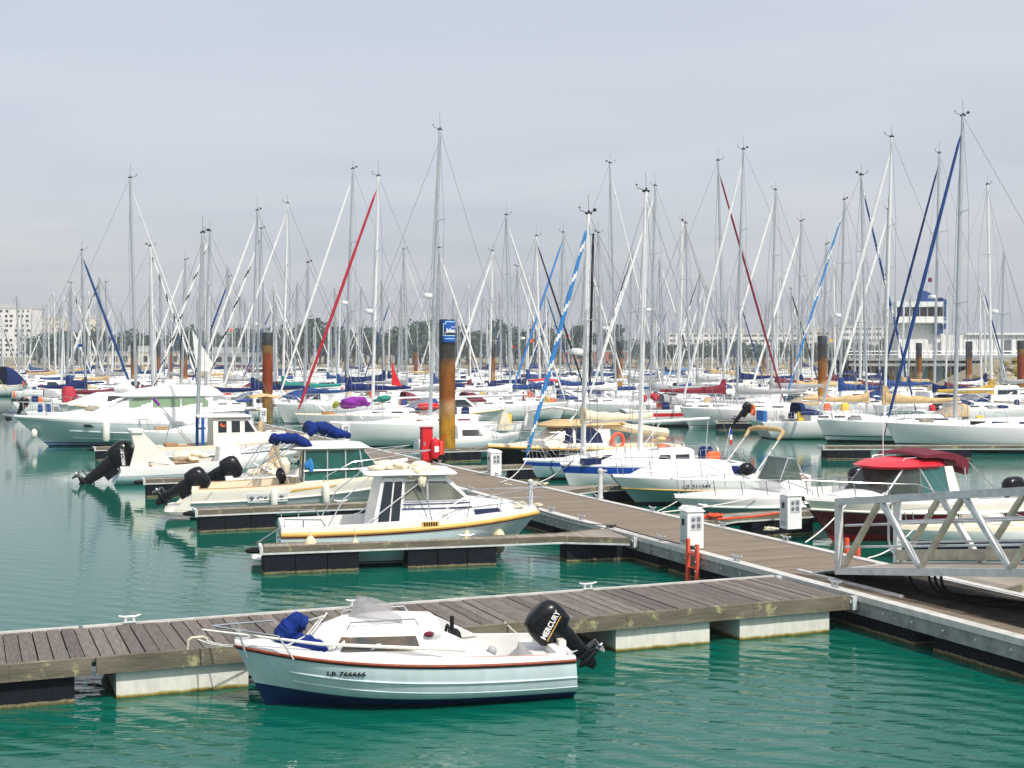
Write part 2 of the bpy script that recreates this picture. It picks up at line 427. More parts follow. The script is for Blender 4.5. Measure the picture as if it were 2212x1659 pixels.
class Cabin:
    """stations: (x, zb, zt, wb, wt, r, crown) from aft to bow"""
    def __init__(s, st): s.st = sorted(st)
    def at(s, x):
        st = s.st
        if x <= st[0][0]: return st[0]
        for a, b in zip(st, st[1:]):
            if x <= b[0]:
                t = (x-a[0])/max(1e-6, b[0]-a[0]); return tuple(lerp(p, q, t) for p, q in zip(a, b))
        return st[-1]
    def y(s, x, z):
        _, zb, zt, wb, wt, r, c = s.at(x)
        return lerp(wb, wt, (z-zb)/max(.02, (zt-r)-zb))
    def mesh(s, parent, matn, name='cabin', sharp=40):
        rings = []
        for x, zb, zt, wb, wt, r, c in s.st:
            h = [(wb, zb), (wt, zt-r), (wt-.3*r, zt-.3*r), (wt-r, zt), (wt*.5, zt+c*.75), (0, zt+c)]
            rings.append([(x, -a, b) for a, b in h] + [(x, a, b) for a, b in h[::-1][1:]])
        mb = MB(); mb.loft(rings, 0, False, (True, True))
        return mb.build(name, matn, parent, sharp=sharp)
    def windows(s, parent, polys, matn='glass_dark', frame=None, sides=(1, -1), th=.012, out=.004, name='window'):
        def strip(poly, sg, d0, d1):
            xs = [p[0] for p in poly]; lo, hi = min(xs), max(xs)
            cuts = sorted(set([lo+.001, hi-.001] + [p[0] for p in poly if lo < p[0] < hi] + [st[0] for st in s.st if lo < st[0] < hi] + [lo+(hi-lo)*k/5 for k in range(1, 5)]))
            rings = []
            for x in cuts:
                zz = []
                for (xa, za), (xb, zb) in zip(poly, poly[1:]+poly[:1]):
                    if min(xa, xb) <= x <= max(xa, xb) and abs(xb-xa) > 1e-9: zz.append(za+(zb-za)*(x-xa)/(xb-xa))
                if len(zz) < 2: continue
                z0, z1 = min(zz), max(zz); z1 = max(z1, z0+.002)
                y0, y1 = s.y(x, z0), s.y(x, z1)
                r = [(x, sg*(y0+d1), z0), (x, sg*(y1+d1), z1), (x, sg*(y1+d0), z1), (x, sg*(y0+d0), z0)]
                rings.append(r if sg > 0 else r[::-1])
            return MB().loft(rings, 0, True, (True, True), False)
        for poly in polys:
            for sg in sides:
                o = strip(poly, sg, -.02, out+th).build(name, matn, parent)
                if frame:
                    cx = sum(p[0] for p in poly)/len(poly); cz = sum(p[1] for p in poly)/len(poly)
                    big = [(cx+(x-cx)*1.06, cz+(z-cz)*1.16) for x, z in poly]
                    strip(big, sg, -.02, out+th-.005).build('frame', frame, o)

def rrect(x0, x1, w, z, n=3, r=.35):
    """rounded rectangle ring in plan"""
    pts = []; rx = (x1-x0)*r; ry = w*r
    for cx, cy, a in ((x1-rx, w/2-ry, 0), (x0+rx, w/2-ry, 90), (x0+rx, -w/2+ry, 180), (x1-rx, -w/2+ry, 270)):
        for k in range(n+1):
            t = R(a+90*k/n); pts.append((cx+rx*math.cos(t), cy+ry*math.sin(t), z))
    return pts
def outboard(parent, x, z, y=0.0, sc=1.0, tilt=0.0, word=None, side=1, cowl='black', stripe=False, wdir=(-.5,0,.86), leg=1.0):
    """outboard motor hung on the transom; tilt in degrees swings the leg up and aft"""
    Mx = Matrix.Translation((x, y, z)) @ Matrix.Rotation(R(tilt), 4, 'Y') @ Matrix.Scale(sc, 4)
    Ml = Mx @ Matrix.Diagonal((1, 1, leg, 1))
    a = MB(); a.M = Ml
    a.loft([rrect(-.30, .02, .22, .02), rrect(-.30, .0, .18, -.15), rrect(-.27, -.04, .13, -.45), rrect(-.28, -.07, .09, -.62)], 0)
    a.loft([rrect(-.42, -.02, .17, -.60), rrect(-.44, -.0, .19, -.625)], 0)                      # anti-ventilation plate
    a.loft([rrect(-.27, -.07, .08, -.62), rrect(-.25, -.06, .07, -.84), rrect(-.20, -.10, .02, -.98)], 0)
    a.lathe([(.01, .03), (.055, -.02), (.07, -.14), (.065, -.28), (.035, -.36)], (0, 0, -.76), 10, 0, 'x')
    a.box(-.05, .10, -.11, .11, -.34, -.02, 0); a.box(.02, .10, -.14, .14, -.26, -.08, 0)          # clamp bracket
    o = a.build('outboard_motor', 'black', parent)
    c = MB(); c.M = Mx
    c.loft([rrect(-.34, .16, .30, .02), rrect(-.40, .20, .35, .06), rrect(-.42, .21, .37, .22), rrect(-.41, .20, .36, .36), rrect(-.36, .15, .31, .47, 3, .42), rrect(-.26, .06, .20, .515, 3, .45)], 0)
    for sg in (1, -1):                                                                            # pressed ridge on the cover
        c.tube([(-.36, sg*.186, .12), (-.22, sg*.192, .36), (.0, sg*.186, .43), (.12, sg*.176, .36)], .009, 5)
    c.build('cowling', cowl, o)
    p = MB(); p.M = Ml
    p.lathe([(.035, -.36), (.03, -.45), (.01, -.48)], (0, 0, -.76), 8, 0, 'x')
    for k in range(3):
        t = R(120*k+20); cy, cz = math.cos(t), math.sin(t)
        p.add([(-.37, .03*cy, -.76+.03*cz), (-.40, .14*cy-.05*cz, -.76+.14*cz+.05*cy), (-.44, .15*cy+.05*cz, -.76+.15*cz-.05*cy), (-.43, .03*cy, -.76+.03*cz),
               (-.375, .03*cy, -.76+.03*cz), (-.41, .14*cy-.05*cz, -.76+.14*cz+.05*cy), (-.45, .15*cy+.05*cz, -.76+.15*cz-.05*cy), (-.44, .03*cy, -.76+.03*cz)],
              [(0,1,2,3), (7,6,5,4), (0,4,5,1), (1,5,6,2), (2,6,7,3)], 0)
    p.build('propeller', 'prop', o)
    if word:
        r_ = Vector(wdir).normalized(); n_ = Vector((0, side, 0)); u_ = n_.cross(r_); w_ = (.46 if side > 0 else .36)*sc; hh = (.12 if side > 0 else .10)*sc
        st = Mx @ Vector((-.10, side*.192, .235)) - r_*w_/2 - u_*hh*.35
        text('lettering', word, 'letter_white', o, st, r_, u_, hh, 0, .003, width=w_, ext=.006)
        if stripe:
            s_ = MB(); d = u_*(-.035*sc)
            s_.tube([st+d, st+d+r_*.42*sc], .008*sc, 5); s_.build('stripe', 'rubcream', o)
    return o

def canopy(parent, x0, x1, z0, z1, w, matn, name='sprayhood', clear=None, n=7, aft_open=True):
    """cloth hood over hoops: low at the front x1, high at x0"""
    rings = []
    for i in range(6):
        t = i/5; x = lerp(x1, x0, t); h = (z1-z0)*math.sin(math.pi/2*min(1, .15+t*.95)); ring = []
        for k in range(n+4):
            a = math.pi*k/(n+3); ring.append((x, w/2*math.copysign(abs(math.cos(a))**.6, math.cos(a)), z0+h*math.sin(a)**.55))
        rings.append(ring)
    th = [[(x, y*.97, z-.02) for x, y, z in r] for r in rings[::-1]]
    mb = MB(); mb.loft(rings+th, (lambda i, j: 1 if (clear and i < 4 and 1 <= j % (n+4) <= n+1) else 0) if clear else 0, False, (True, True))
    return mb.build(name, [matn, clear or matn], parent)
def cover_loft(mb, x0, z0, x1, z1, h0, h1, w0, w1, m=0, rng=random, n=9, seg=12, sag=.06):
    """lumpy stowed sail lying along the boom"""
    rings = []
    for i in range(seg+1):
        t = i/seg; h = lerp(h0, h1, t**.6)*(1+rng.uniform(-.10, .10)); w = lerp(w0, w1, t)*(1+rng.uniform(-.12, .12))
        x = lerp(x0, x1, t); z = lerp(z0, z1, t)-sag*math.sin(math.pi*t)
        rings.append([(x, w/2*math.cos(a), z+h*.5+h/2*math.sin(a)) for a in [2*math.pi*k/n for k in range(n)]])
    mb.loft(rings, m)

def boat_root(name, label, cat, S, Bw, group=None):
    mid = (S+Bw)/2; d = Bw-S
    o = thing(name, label, cat, mid, math.atan2(d.y, d.x), group); o.location.z = 0
    return o, d.length

def sailboat(label, S, Bw, Hm, cover='navycloth', genoa=('whitecloth', None), mx=.08, hullm='gel', stripes=(('antifoul_blue', .03), ('navy', .05, .09)), boomlen=.40,
             lod=0, hood=None, bimini=None, radar=False, windows='glass_dark', mastm='masta', fb=None, rake=.026, scoop=True, frac=.96, spreaders=1, group=None, seed=0, mast_r=.075,
             topstripe=None, name='sailboat', coach=True, wind=True, genr=.075, buoy=False, cabh=.42, cat='sailboat', deckm='deck_white', boomz=None, flagc=None, L=None, longwin=False, tall=False, panel=None, wins=None):
    rng = random.Random(seed + int(Hm*100))
    if hood is None and (lod < 2 or seed % 2) and rng.random() < .62: hood = rng.choice(('navycloth', 'navycloth', 'greycloth', 'tancloth', 'bluecloth', 'whitecloth', 'wine'))
    if lod < 2 and not radar and rng.random() < .28: radar = True
    if Hm > 13.6: spreaders = 2
    if not buoy and lod == 1 and rng.random() < .4: buoy = True
    if Bw is None: root = thing(name, label, cat, S, 0, group)
    else: root, L = boat_root(name, label, cat, S, Bw, group)
    fb = fb or .085*L+.35; fs = fb*.82; B = .31*L+.15
    h = Hull(L, B, fb, fs, .45, .055*L, (.07*L if scoop else -.04*L), .74, .42, 2.2, 4.2, 2.3, .10, 1.6, .02)
    mats = [stripes[0][0], stripes[1][0] if len(stripes) > 1 else hullm, hullm, topstripe[0] if topstripe else hullm]
    z0 = stripes[0][1]; bands = [('k', 0), (z0, 0)]
    if len(stripes) > 1: bands += [(stripes[1][1], 2), (stripes[1][1]+(stripes[1][2]-stripes[1][1]), 1)]
    bands += [(.5*fs, 2)]
    if topstripe: bands += [(('s', topstripe[1]), 2), (('s', topstripe[2]), 3)]
    else: bands += [(('s', .06), 2)]
    bands += [(('s', 0), 2)]
    h.mesh(root, bands, mats, 22 if lod == 0 else 12)
    h.deck(root, [deckm], [(.05, .30, fs-.42)] if lod < 2 else None, .30*B/3, ns=18 if lod == 0 else 10, crown=.07)
    xm = mx*L; zt = h.zx(0)
    if coach:
        c = Cabin([(-.20*L, zt-.03, zt+cabh, .30*B, .27*B, .1, .05), (-.02*L, zt-.03, zt+cabh*.95, .33*B, .29*B, .1, .06), (.16*L, h.zx(.16*L)-.03, zt+cabh*.72, .26*B, .21*B, .09, .05), (.29*L, h.zx(.29*L)-.02, h.zx(.29*L)+.05, .14*B, .12*B, .02, .02)])
        c.mesh(root, 'gel' if hullm != 'gel_cream' else hullm, 'coachroof')
        if True:
            z1 = zt+cabh*.36; z2 = zt+cabh*.66
            if longwin or lod == 2: polys = [[(-.15*L, z1), (.12*L, z1+.03), (.08*L, z2-.02), (-.15*L, z2)]]
            else: polys = [[(x*L, z1+.02), ((x+.065)*L, z1+.02), ((x+.065)*L, z2), (x*L, z2)] for x in ((-.16, -.06, .04) if lod == 0 else (-.15, 0))]
            if wins: polys = [[(x0*L, z1-.02), (x1*L, z1-.02), ((x1-(.012 if k == 0 else 0))*L, z2+.02), ((x0)*L, z2+.02)] for k, (x0, x1) in enumerate(wins)]
            c.windows(root, polys, windows, sides=(1, -1))
    # rig
    zm = zt+(cabh*.9 if coach else .05); top = Vector((xm-rake*(Hm-zm), 0, Hm))
    base = Vector((xm, 0, zm)); mb = MB()
    ns = 6 if lod == 2 else 10
    mb.tube([base, base.lerp(top, .85), top], [mast_r*1.15, mast_r*1.1, mast_r*.8], ns, flat=.85)
    mast = mb.build('mast', mastm, root)
    sp = MB(); chain = []
    lv = [.55] if spreaders == 1 else [.38, .68]
    for q in lv:
        c0 = base.lerp(top, q); w = .105*L*(1.05-q*.5)
        sp.tube([c0+Vector((-.12, w, .06)), c0, c0+Vector((-.12, -w, .06))], .022 if lod < 2 else .03, 5); chain.append((c0, w))
    sp.build('spreader', mastm, mast)
    if wind and lod < 2:
        mh = MB(); style = rng.randrange(4)
        mh.box(top.x-.13, top.x+.13, -.05, .05, Hm-.02, Hm+.05)
        mh.tube([(top.x-.02, 0, Hm), (top.x+.02, 0, Hm+rng.uniform(.6, 1.0))], .008, 4)
        if style != 1: mh.tube([(top.x, 0, Hm+.03), (top.x+.38, .02, Hm+.12), (top.x+.40, .02, Hm+.22)], .012, 4); (mh.blob((top.x+.40, .02, Hm+.24), .05, .05, .025, n=6, k=4) if style != 1 else None)
        if style < 2: mh.tube([(top.x, 0, Hm+.05), (top.x-.30, 0, Hm+.15)], .012, 4); mh.box(top.x-.34, top.x-.20, -.008, .008, Hm+.10, Hm+.22)
        mh.blob((top.x-.01, 0, Hm+.09), .05, .05, .06, n=6, k=4)
        mh.build('masthead_gear', 'blackmatt', mast)
    if lod < 2 and rng.random() < .16:
        c0, w = chain[0]; q = c0+Vector((-.12, w*.7, -.25)); k = MB(); k.prism([q, q+Vector((-.32, 0, .02)), q+Vector((-.36, 0, -.26)), q+Vector((-.03, 0, -.24))], (0, .015, 0)); k.build('pennant', rng.choice(('red', 'orange', 'blue', 'yellow')), mast)
    # standing rigging
    rg = MB(); rr = .012 if lod == 0 else (.017 if lod == 1 else .02)
    bowp = Vector((L/2-.12, 0, h.fb+.05)); ft = base.lerp(top, frac)
    rg.tube([top, (-L/2+.1, 0, h.fs+.3)], rr*.9, 4)
    for sg in (1, -1):
        cp = Vector((xm-.15, sg*(h.bx(xm)-.05), zt))
        pts = [top]
        for c0, w in chain[::-1]: pts.append(c0+Vector((-.12, sg*w, .06)))
        rg.tube(pts+[cp], rr*.9, 4)
        if lod < 2: rg.tube([chain[0][0]+Vector((0, 0, -.1)), cp+Vector((.25, 0, 0))], rr*.8, 4)
    if not genoa: rg.tube([ft, bowp], rr, 4)
    rg.build('rigging', 'wire', root)
    if genoa:
        g = MB(); N = (30 if lod == 0 else (20 if lod == 1 else 8))*(2 if genoa[1] and lod < 2 else 1); pts = []; rad = []
        for i in range(N+1):
            t = .015+.955*i/N; p = bowp.lerp(ft, t); pts.append(p)
            rad.append(genr*.86*(.35 if i in (0, N) else (.52+.62*math.sin(math.pi*min(1, (1-t)*.75+.10)))*rng.uniform(.92, 1.08)))
        two = genoa[1] is not None
        g.tube(pts, rad, 8, (lambda i, j: 1 if (i+j) % 8 < 2 else 0) if two else 0)
        g.tube([bowp, pts[0]], .012, 5); g.tube([pts[-1], ft], .016, 5)
        g.build('furled_genoa', [genoa[0], genoa[1] or genoa[0]], root)
    # boom and stowed mainsail
    zb = boomz or (zm+.65); bl = boomlen*L
    bm = MB(); bm.tube([(xm-.08, 0, zb), (xm-bl, 0, zb+.10)], .055, 8); bm.tube([(xm-.1, 0, zm+.15), (xm-bl*.3, 0, zb)], .018, 5)
    bm.tube([(xm-bl+.05, 0, zb), (xm-bl+.15, 0, zt+.3)], .012, 4)
    boom = bm.build('boom', mastm, root)
    if cover:
        cvh = .56*(1+.25*(tall is True)); cv = MB(); cover_loft(cv, xm-.02, zb+.02, xm-bl+.12, zb+.12, cvh, .22, .36, .18, 0, rng, seg=10 if lod < 2 else 5, n=9 if lod < 2 else 6)
        if tall: cv.loft([[(xm+.12, .10, zb-.05), (xm+.12, -.10, zb-.05), (xm-.55, -.12, zb+.05), (xm-.55, .12, zb+.05)], [(xm+.10, .09, zb+1.0), (xm+.10, -.09, zb+1.0), (xm-.12, -.10, zb+1.0), (xm-.12, .10, zb+1.0)]], 0)
        else: cv.loft([[(xm+.10, .10, zb-.05), (xm+.10, -.10, zb-.05), (xm-.35, -.12, zb+.05), (xm-.35, .12, zb+.05)], [(xm+.10, .08, zb+.62), (xm+.10, -.08, zb+.62), (xm-.10, -.08, zb+.62), (xm-.10, .08, zb+.62)]], 0)
        cv.build('sail_cover', cover, root)
    if hood: canopy(root, -.26*L, -.13*L, zt+cabh*.85, zt+cabh+.62, .58*B, hood, clear='glass_clear' if lod == 0 else None)
    if bimini:
        zt2 = fs+1.9; q = MB(); q.loft([[(x, y, zt2+.12*(1-(2*y/(.8*B))**2)-.12*abs(x+.36*L)/(.1*L)) for y in [(.8*B)*(k/6-.5) for k in range(7)]] for x in [(-.46+.2*k/4)*L for k in range(5)]], 0, False, (False, False))
        q.s[:] = [True]*len(q.s); o = q.build('bimini', bimini, root); md = o.modifiers.new('thickness', 'SOLIDIFY'); md.thickness = .03
        f = MB()
        for x in (-.45, -.27):
            f.tube([(x*L, .4*B, fs), (x*L, .4*B, zt2-.1), (x*L, -.4*B, zt2-.1), (x*L, -.4*B, fs)], .014, 5)
        f.build('frame', 'steel', o)
    if radar:
        c0 = base.lerp(top, .42); d = MB(); d.lathe([(.02, -.11), (.26, -.10), (.29, 0), (.26, .10), (.05, .14)], (c0.x+.38, 0, c0.z), 12); d.box(c0.x, c0.x+.4, -.05, .05, c0.z-.16, c0.z-.11)
        d.build('radar_dome', 'white_box', mast)
    if lod == 0:
        h.pulpit(root, .86, .58, 2, r=.014); h.lifelines(root, .03, .84, 6)
    elif lod == 1:
        h.pulpit(root, .86, .58, 1, r=.016, mid=False); h.lifelines(root, .03, .84, 4)
    if lod < 2:
        w = MB(); w.tube([(-.36*L, .45*math.cos(a), fs+.35+.45*math.sin(a)) for a in [2*math.pi*k/12 for k in range(13)]], .02, 5); w.box(-.355*L, -.33*L, -.14, .14, fs-.42, fs+.35)
        w.build('steering_wheel', 'steel', root)
    if buoy:
        k = MB(); ring = [( -.5*L+.10, B*.22+.26*math.cos(a), fs+.62+.30*math.sin(a)) for a in [R(-60+300*i/12) for i in range(13)]]
        k.tube(ring, .075, 8); k.build('lifebuoy', 'orange', root)
    if panel:
        k = MB(); k.box(-.49*L, -.47*L, -.42*B*.8, .05*B, fs+.02, fs+.66); k.build('dodger_cloth', panel, root)
    if lod < 2 and L > 7:
        for nm_, cc, n_ in (('cockpit_bag', ('orange', 'navycloth', 'redcloth', 'black', 'bluecloth', 'tancloth', 'yellow'), 2), ('deck_locker', ('blackmatt', 'greycloth', 'interior', 'navy', 'teak'), 2)):
            for _ in range(n_):
                x = rng.uniform(-.44, -.22)*L if nm_ == 'cockpit_bag' else rng.uniform(-.12, .38)*L; y = rng.choice((-1, 1))*rng.uniform(.4, .75)*h.bx(x); z = h.zx(x)+(.25 if nm_ == 'cockpit_bag' else .12)
                k = MB()
                if nm_ == 'cockpit_bag':
                    a_, b_, c_ = rng.uniform(.12, .32), rng.uniform(.1, .2), rng.uniform(.15, .35); k.loft([[(px+x, py+y, pz+z) for px, py, pz in rrect(-a_, a_, 2*b_, -c_, 2)], [(px+x, py+y, pz+z) for px, py, pz in rrect(-a_, a_*.9, 1.9*b_, c_*.7, 2)], [(px+x, py+y, pz+z) for px, py, pz in rrect(-a_*.7, a_*.5, 1.2*b_, c_, 2)]])
                else: k.box(x-.35, x+.35, y-.18, y+.18, z-.1, z+.12)
                k.build(nm_, rng.choice(cc), root)
    if flagc:
        k = MB(); x = -L/2+.05; k.tube([(x, -.3*B, fs+.2), (x-.25, -.3*B, fs+1.3)], .012, 5); fl = k.build('flagstaff', 'white_box', root)
        kk = MB()
        for i, m_ in enumerate(flagc): kk.box(x-.33-.0*i, x-.23, -.3*B-.01, -.3*B+.01, fs+1.22-.2*(i+1), fs+1.22-.2*i, i)
        kk.build('flag', list(flagc), fl)
    return root, h

def motorboat(label, S, Bw, kind='open', hullm='gel', bands=None, rub='rubcream', name='motorboat', group=None, cabin=None, win='glass_dark', engine=None, lod=0, B=None, fb=None, fs=None,
              well=(.04, .42), pulp=.6, cat='motor boat', rake=None, deckm='deck_white', word=None, side=1, tilt=0, esc=1.0, hardtop=None, bs=.86, L=None, floor='deck_white', flare=.8, tip=.05):
    if Bw is None: root = thing(name, label, cat, S, 0, group)
    else: root, L = boat_root(name, label, cat, S, Bw, group)
    B = B or .30*L+.45; fb = fb or .10*L+.42; fs = fs or .08*L+.22; rake = .13*L if rake is None else rake
    h = Hull(L, B, fb, fs, .3, rake, -.02*L, bs, .40, 2.4, 3.4, 1.25, flare, 1.8, tip)
    bands = bands or ([('k', 0), (.05, 0), (.10, 1), (.4*fs, 2), (('s', .05), 2), (('s', 0), 2)], ['antifoul_blue', 'navy', hullm])
    h.mesh(root, bands[0], bands[1], 24 if lod == 0 else 12)
    h.deck(root, [deckm, floor], [(well[0], well[1], .12)] if well else None, .16, crown=.06, ns=22 if lod == 0 else 10, rim=.02)
    if rub: h.rail(root, rub, .028 if lod == 0 else .035, -.03)
    if cabin:
        c = Cabin(cabin[0]); c.mesh(root, cabin[2] if len(cabin) > 2 else 'gel'); c.windows(root, cabin[1], win)
    if engine is not None: outboard(root, -L/2-.02, fs+.02, 0, esc, engine, word, side, wdir=(-.1,0,1))
    if pulp: h.pulpit(root, pulp, .42, 3, mid=False)
    return root, h
def fender(label, p, top, r=.12, ln=.55, matn='fender', group='fenders hanging from boats'):
    o = thing('fender', label, 'fender', p, 0, group)
    b = MB(); b.lathe([(.02, -ln/2-.04), (r*.7, -ln/2), (r, -ln/2+r*.6), (r, ln/2-r*.6), (r*.7, ln/2), (.03, ln/2+.06)], (0,0,0), 12); b.build('body', matn, o)
    l = MB(); l.tube([(0, 0, ln/2+.05), Vector(top)-Vector(p)], .008, 5); l.build('lanyard', 'rope_white', o)
    return o
def rope(label, a, b, sag=.15, r=.011, matn='rope_white', n=10, extra=None, name='mooring_rope', group='mooring ropes'):
    a, b = Vector(a), Vector(b); pts = [a.lerp(b, i/n)-Vector((0, 0, sag*4*(i/n)*(1-i/n))) for i in range(n+1)]
    m = MB(); m.tube(pts, r, 6)
    if extra: m.tube(extra, r, 6)
    o = m.build(name, matn); return tag(o, label, 'rope', group)

def on_hull(o, h, side, off=.009):
    """lay a flat lettering mesh onto the topside"""
    for v in o.data.vertices:
        dy = v.co.y*side
        v.co.y = side*(h.side(v.co.x, v.co.z)+off+max(0, dy))
def hull_text(h, root, s, matn, x, z, size, side, width=None, bold=0.0, shear=0.0):
    o = text('lettering', s, matn, root, (x, 0, z), (-side, 0, 0), (0, 0, 1), size, shear, bold, width)
    on_hull(o, h, side); return o
# ---------------------------------------------------------------- camera, light, sky
cam = bpy.data.cameras.new('camera'); co = bpy.data.objects.new('camera', cam); COL.objects.link(co)
co.location = (0, 0, H); co.rotation_euler = (R(90), 0, 0)
cam.sensor_width = 36; cam.lens = 36*F/2212; cam.shift_y = -(829.5-HZ)/2212; cam.clip_end = 6000; cam.clip_start = .1
SC.camera = co
SUN_AZ = math.atan2(.61, -.79); SUN_EL = R(52)
sd = Vector((math.sin(SUN_AZ)*math.cos(SUN_EL), math.cos(SUN_AZ)*math.cos(SUN_EL), math.sin(SUN_EL)))
sl = bpy.data.lights.new('sun', 'SUN'); sl.energy = 4.0; sl.angle = R(1.2); sl.color = (1, .95, .87)
so = bpy.data.objects.new('sun', sl); COL.objects.link(so); so.rotation_euler = sd.to_track_quat('Z', 'Y').to_euler(); so.location = (0, 0, 60)
W = bpy.data.worlds.new('World'); SC.world = W; W.use_nodes = True
def world():
    N = W.node_tree.nodes; L = W.node_tree.links; bg = N['Background']
    sky = N.new('ShaderNodeTexSky'); sky.sky_type = 'NISHITA'; sky.sun_disc = False; sky.sun_elevation = SUN_EL; sky.sun_rotation = SUN_AZ
    sky.dust_density = 4; sky.air_density = 1.2
    sc = N.new('ShaderNodeVectorMath'); sc.operation = 'SCALE'; sc.inputs['Scale'].default_value = .05; L.new(sky.outputs[0], sc.inputs[0])
    tc = N.new('ShaderNodeTexCoord'); sp = N.new('ShaderNodeSeparateXYZ'); L.new(tc.outputs['Generated'], sp.inputs[0])
    rp = N.new('ShaderNodeValToRGB'); cr = rp.color_ramp
    for p, c in ((0, (.42,.46,.53)), (.055, (.41,.45,.55)), (.12, (.43,.465,.575)), (.19, (.54,.57,.63)), (.30, (.645,.665,.695)), (1, (.66,.69,.73))):
        e = cr.elements[0] if p == 0 else (cr.elements[1] if p == 1 else cr.elements.new(p)); e.position = p; e.color = c+(1,)
    L.new(sp.outputs['Z'], rp.inputs['Fac'])
    # thin high cloud: noise over the ceiling plane (direction divided by its height)
    ad = N.new('ShaderNodeMath'); ad.operation = 'ADD'; ad.inputs[1].default_value = .12; L.new(sp.outputs['Z'], ad.inputs[0])
    dv = N.new('ShaderNodeVectorMath'); dv.operation = 'DIVIDE'; cb = N.new('ShaderNodeCombineXYZ')
    for k in range(3): L.new(ad.outputs[0], cb.inputs[k])
    L.new(tc.outputs['Generated'], dv.inputs[0]); L.new(cb.outputs[0], dv.inputs[1])
    mp = N.new('ShaderNodeMapping'); mp.inputs['Scale'].default_value = (.55,.9,0); mp.inputs['Rotation'].default_value = (0,0,R(20)); mp.inputs['Location'].default_value = (3.1,1.7,0)
    L.new(dv.outputs[0], mp.inputs['Vector'])
    nz = N.new('ShaderNodeTexNoise'); nz.inputs['Scale'].default_value = 1.1; nz.inputs['Detail'].default_value = 5; nz.inputs['Distortion'].default_value = .7; nz.inputs['Roughness'].default_value = .5
    L.new(mp.outputs[0], nz.inputs['Vector'])
    mr = N.new('ShaderNodeMapRange'); mr.inputs['From Min'].default_value = .35; mr.inputs['From Max'].default_value = .70; mr.inputs['To Min'].default_value = 0; mr.inputs['To Max'].default_value = .62
    L.new(nz.outputs['Fac'], mr.inputs['Value'])
    mx = N.new('ShaderNodeMix'); mx.data_type = 'RGBA'; L.new(mr.outputs[0], mx.inputs['Factor']); L.new(rp.outputs[0], mx.inputs['A']); mx.inputs['B'].default_value = (.645,.645,.665,1)
    fin = N.new('ShaderNodeVectorMath'); fin.operation = 'MULTIPLY_ADD'; L.new(mx.outputs['Result'], fin.inputs[0]); fin.inputs[1].default_value = (.965,.94,.945); L.new(sc.outputs[0], fin.inputs[2])
    L.new(fin.outputs[0], bg.inputs['Color']); bg.inputs['Strength'].default_value = 1.0
world()
vs = SC.view_settings; vs.view_transform = 'Standard'; vs.look = 'None'; vs.exposure = 0; vs.gamma = 1
SC.cycles.max_bounces = 8; SC.cycles.transparent_max_bounces = 12; SC.cycles.volume_bounces = 0
SC.cycles.use_denoising = True; SC.cycles.caustics_reflective = False; SC.cycles.caustics_refractive = False

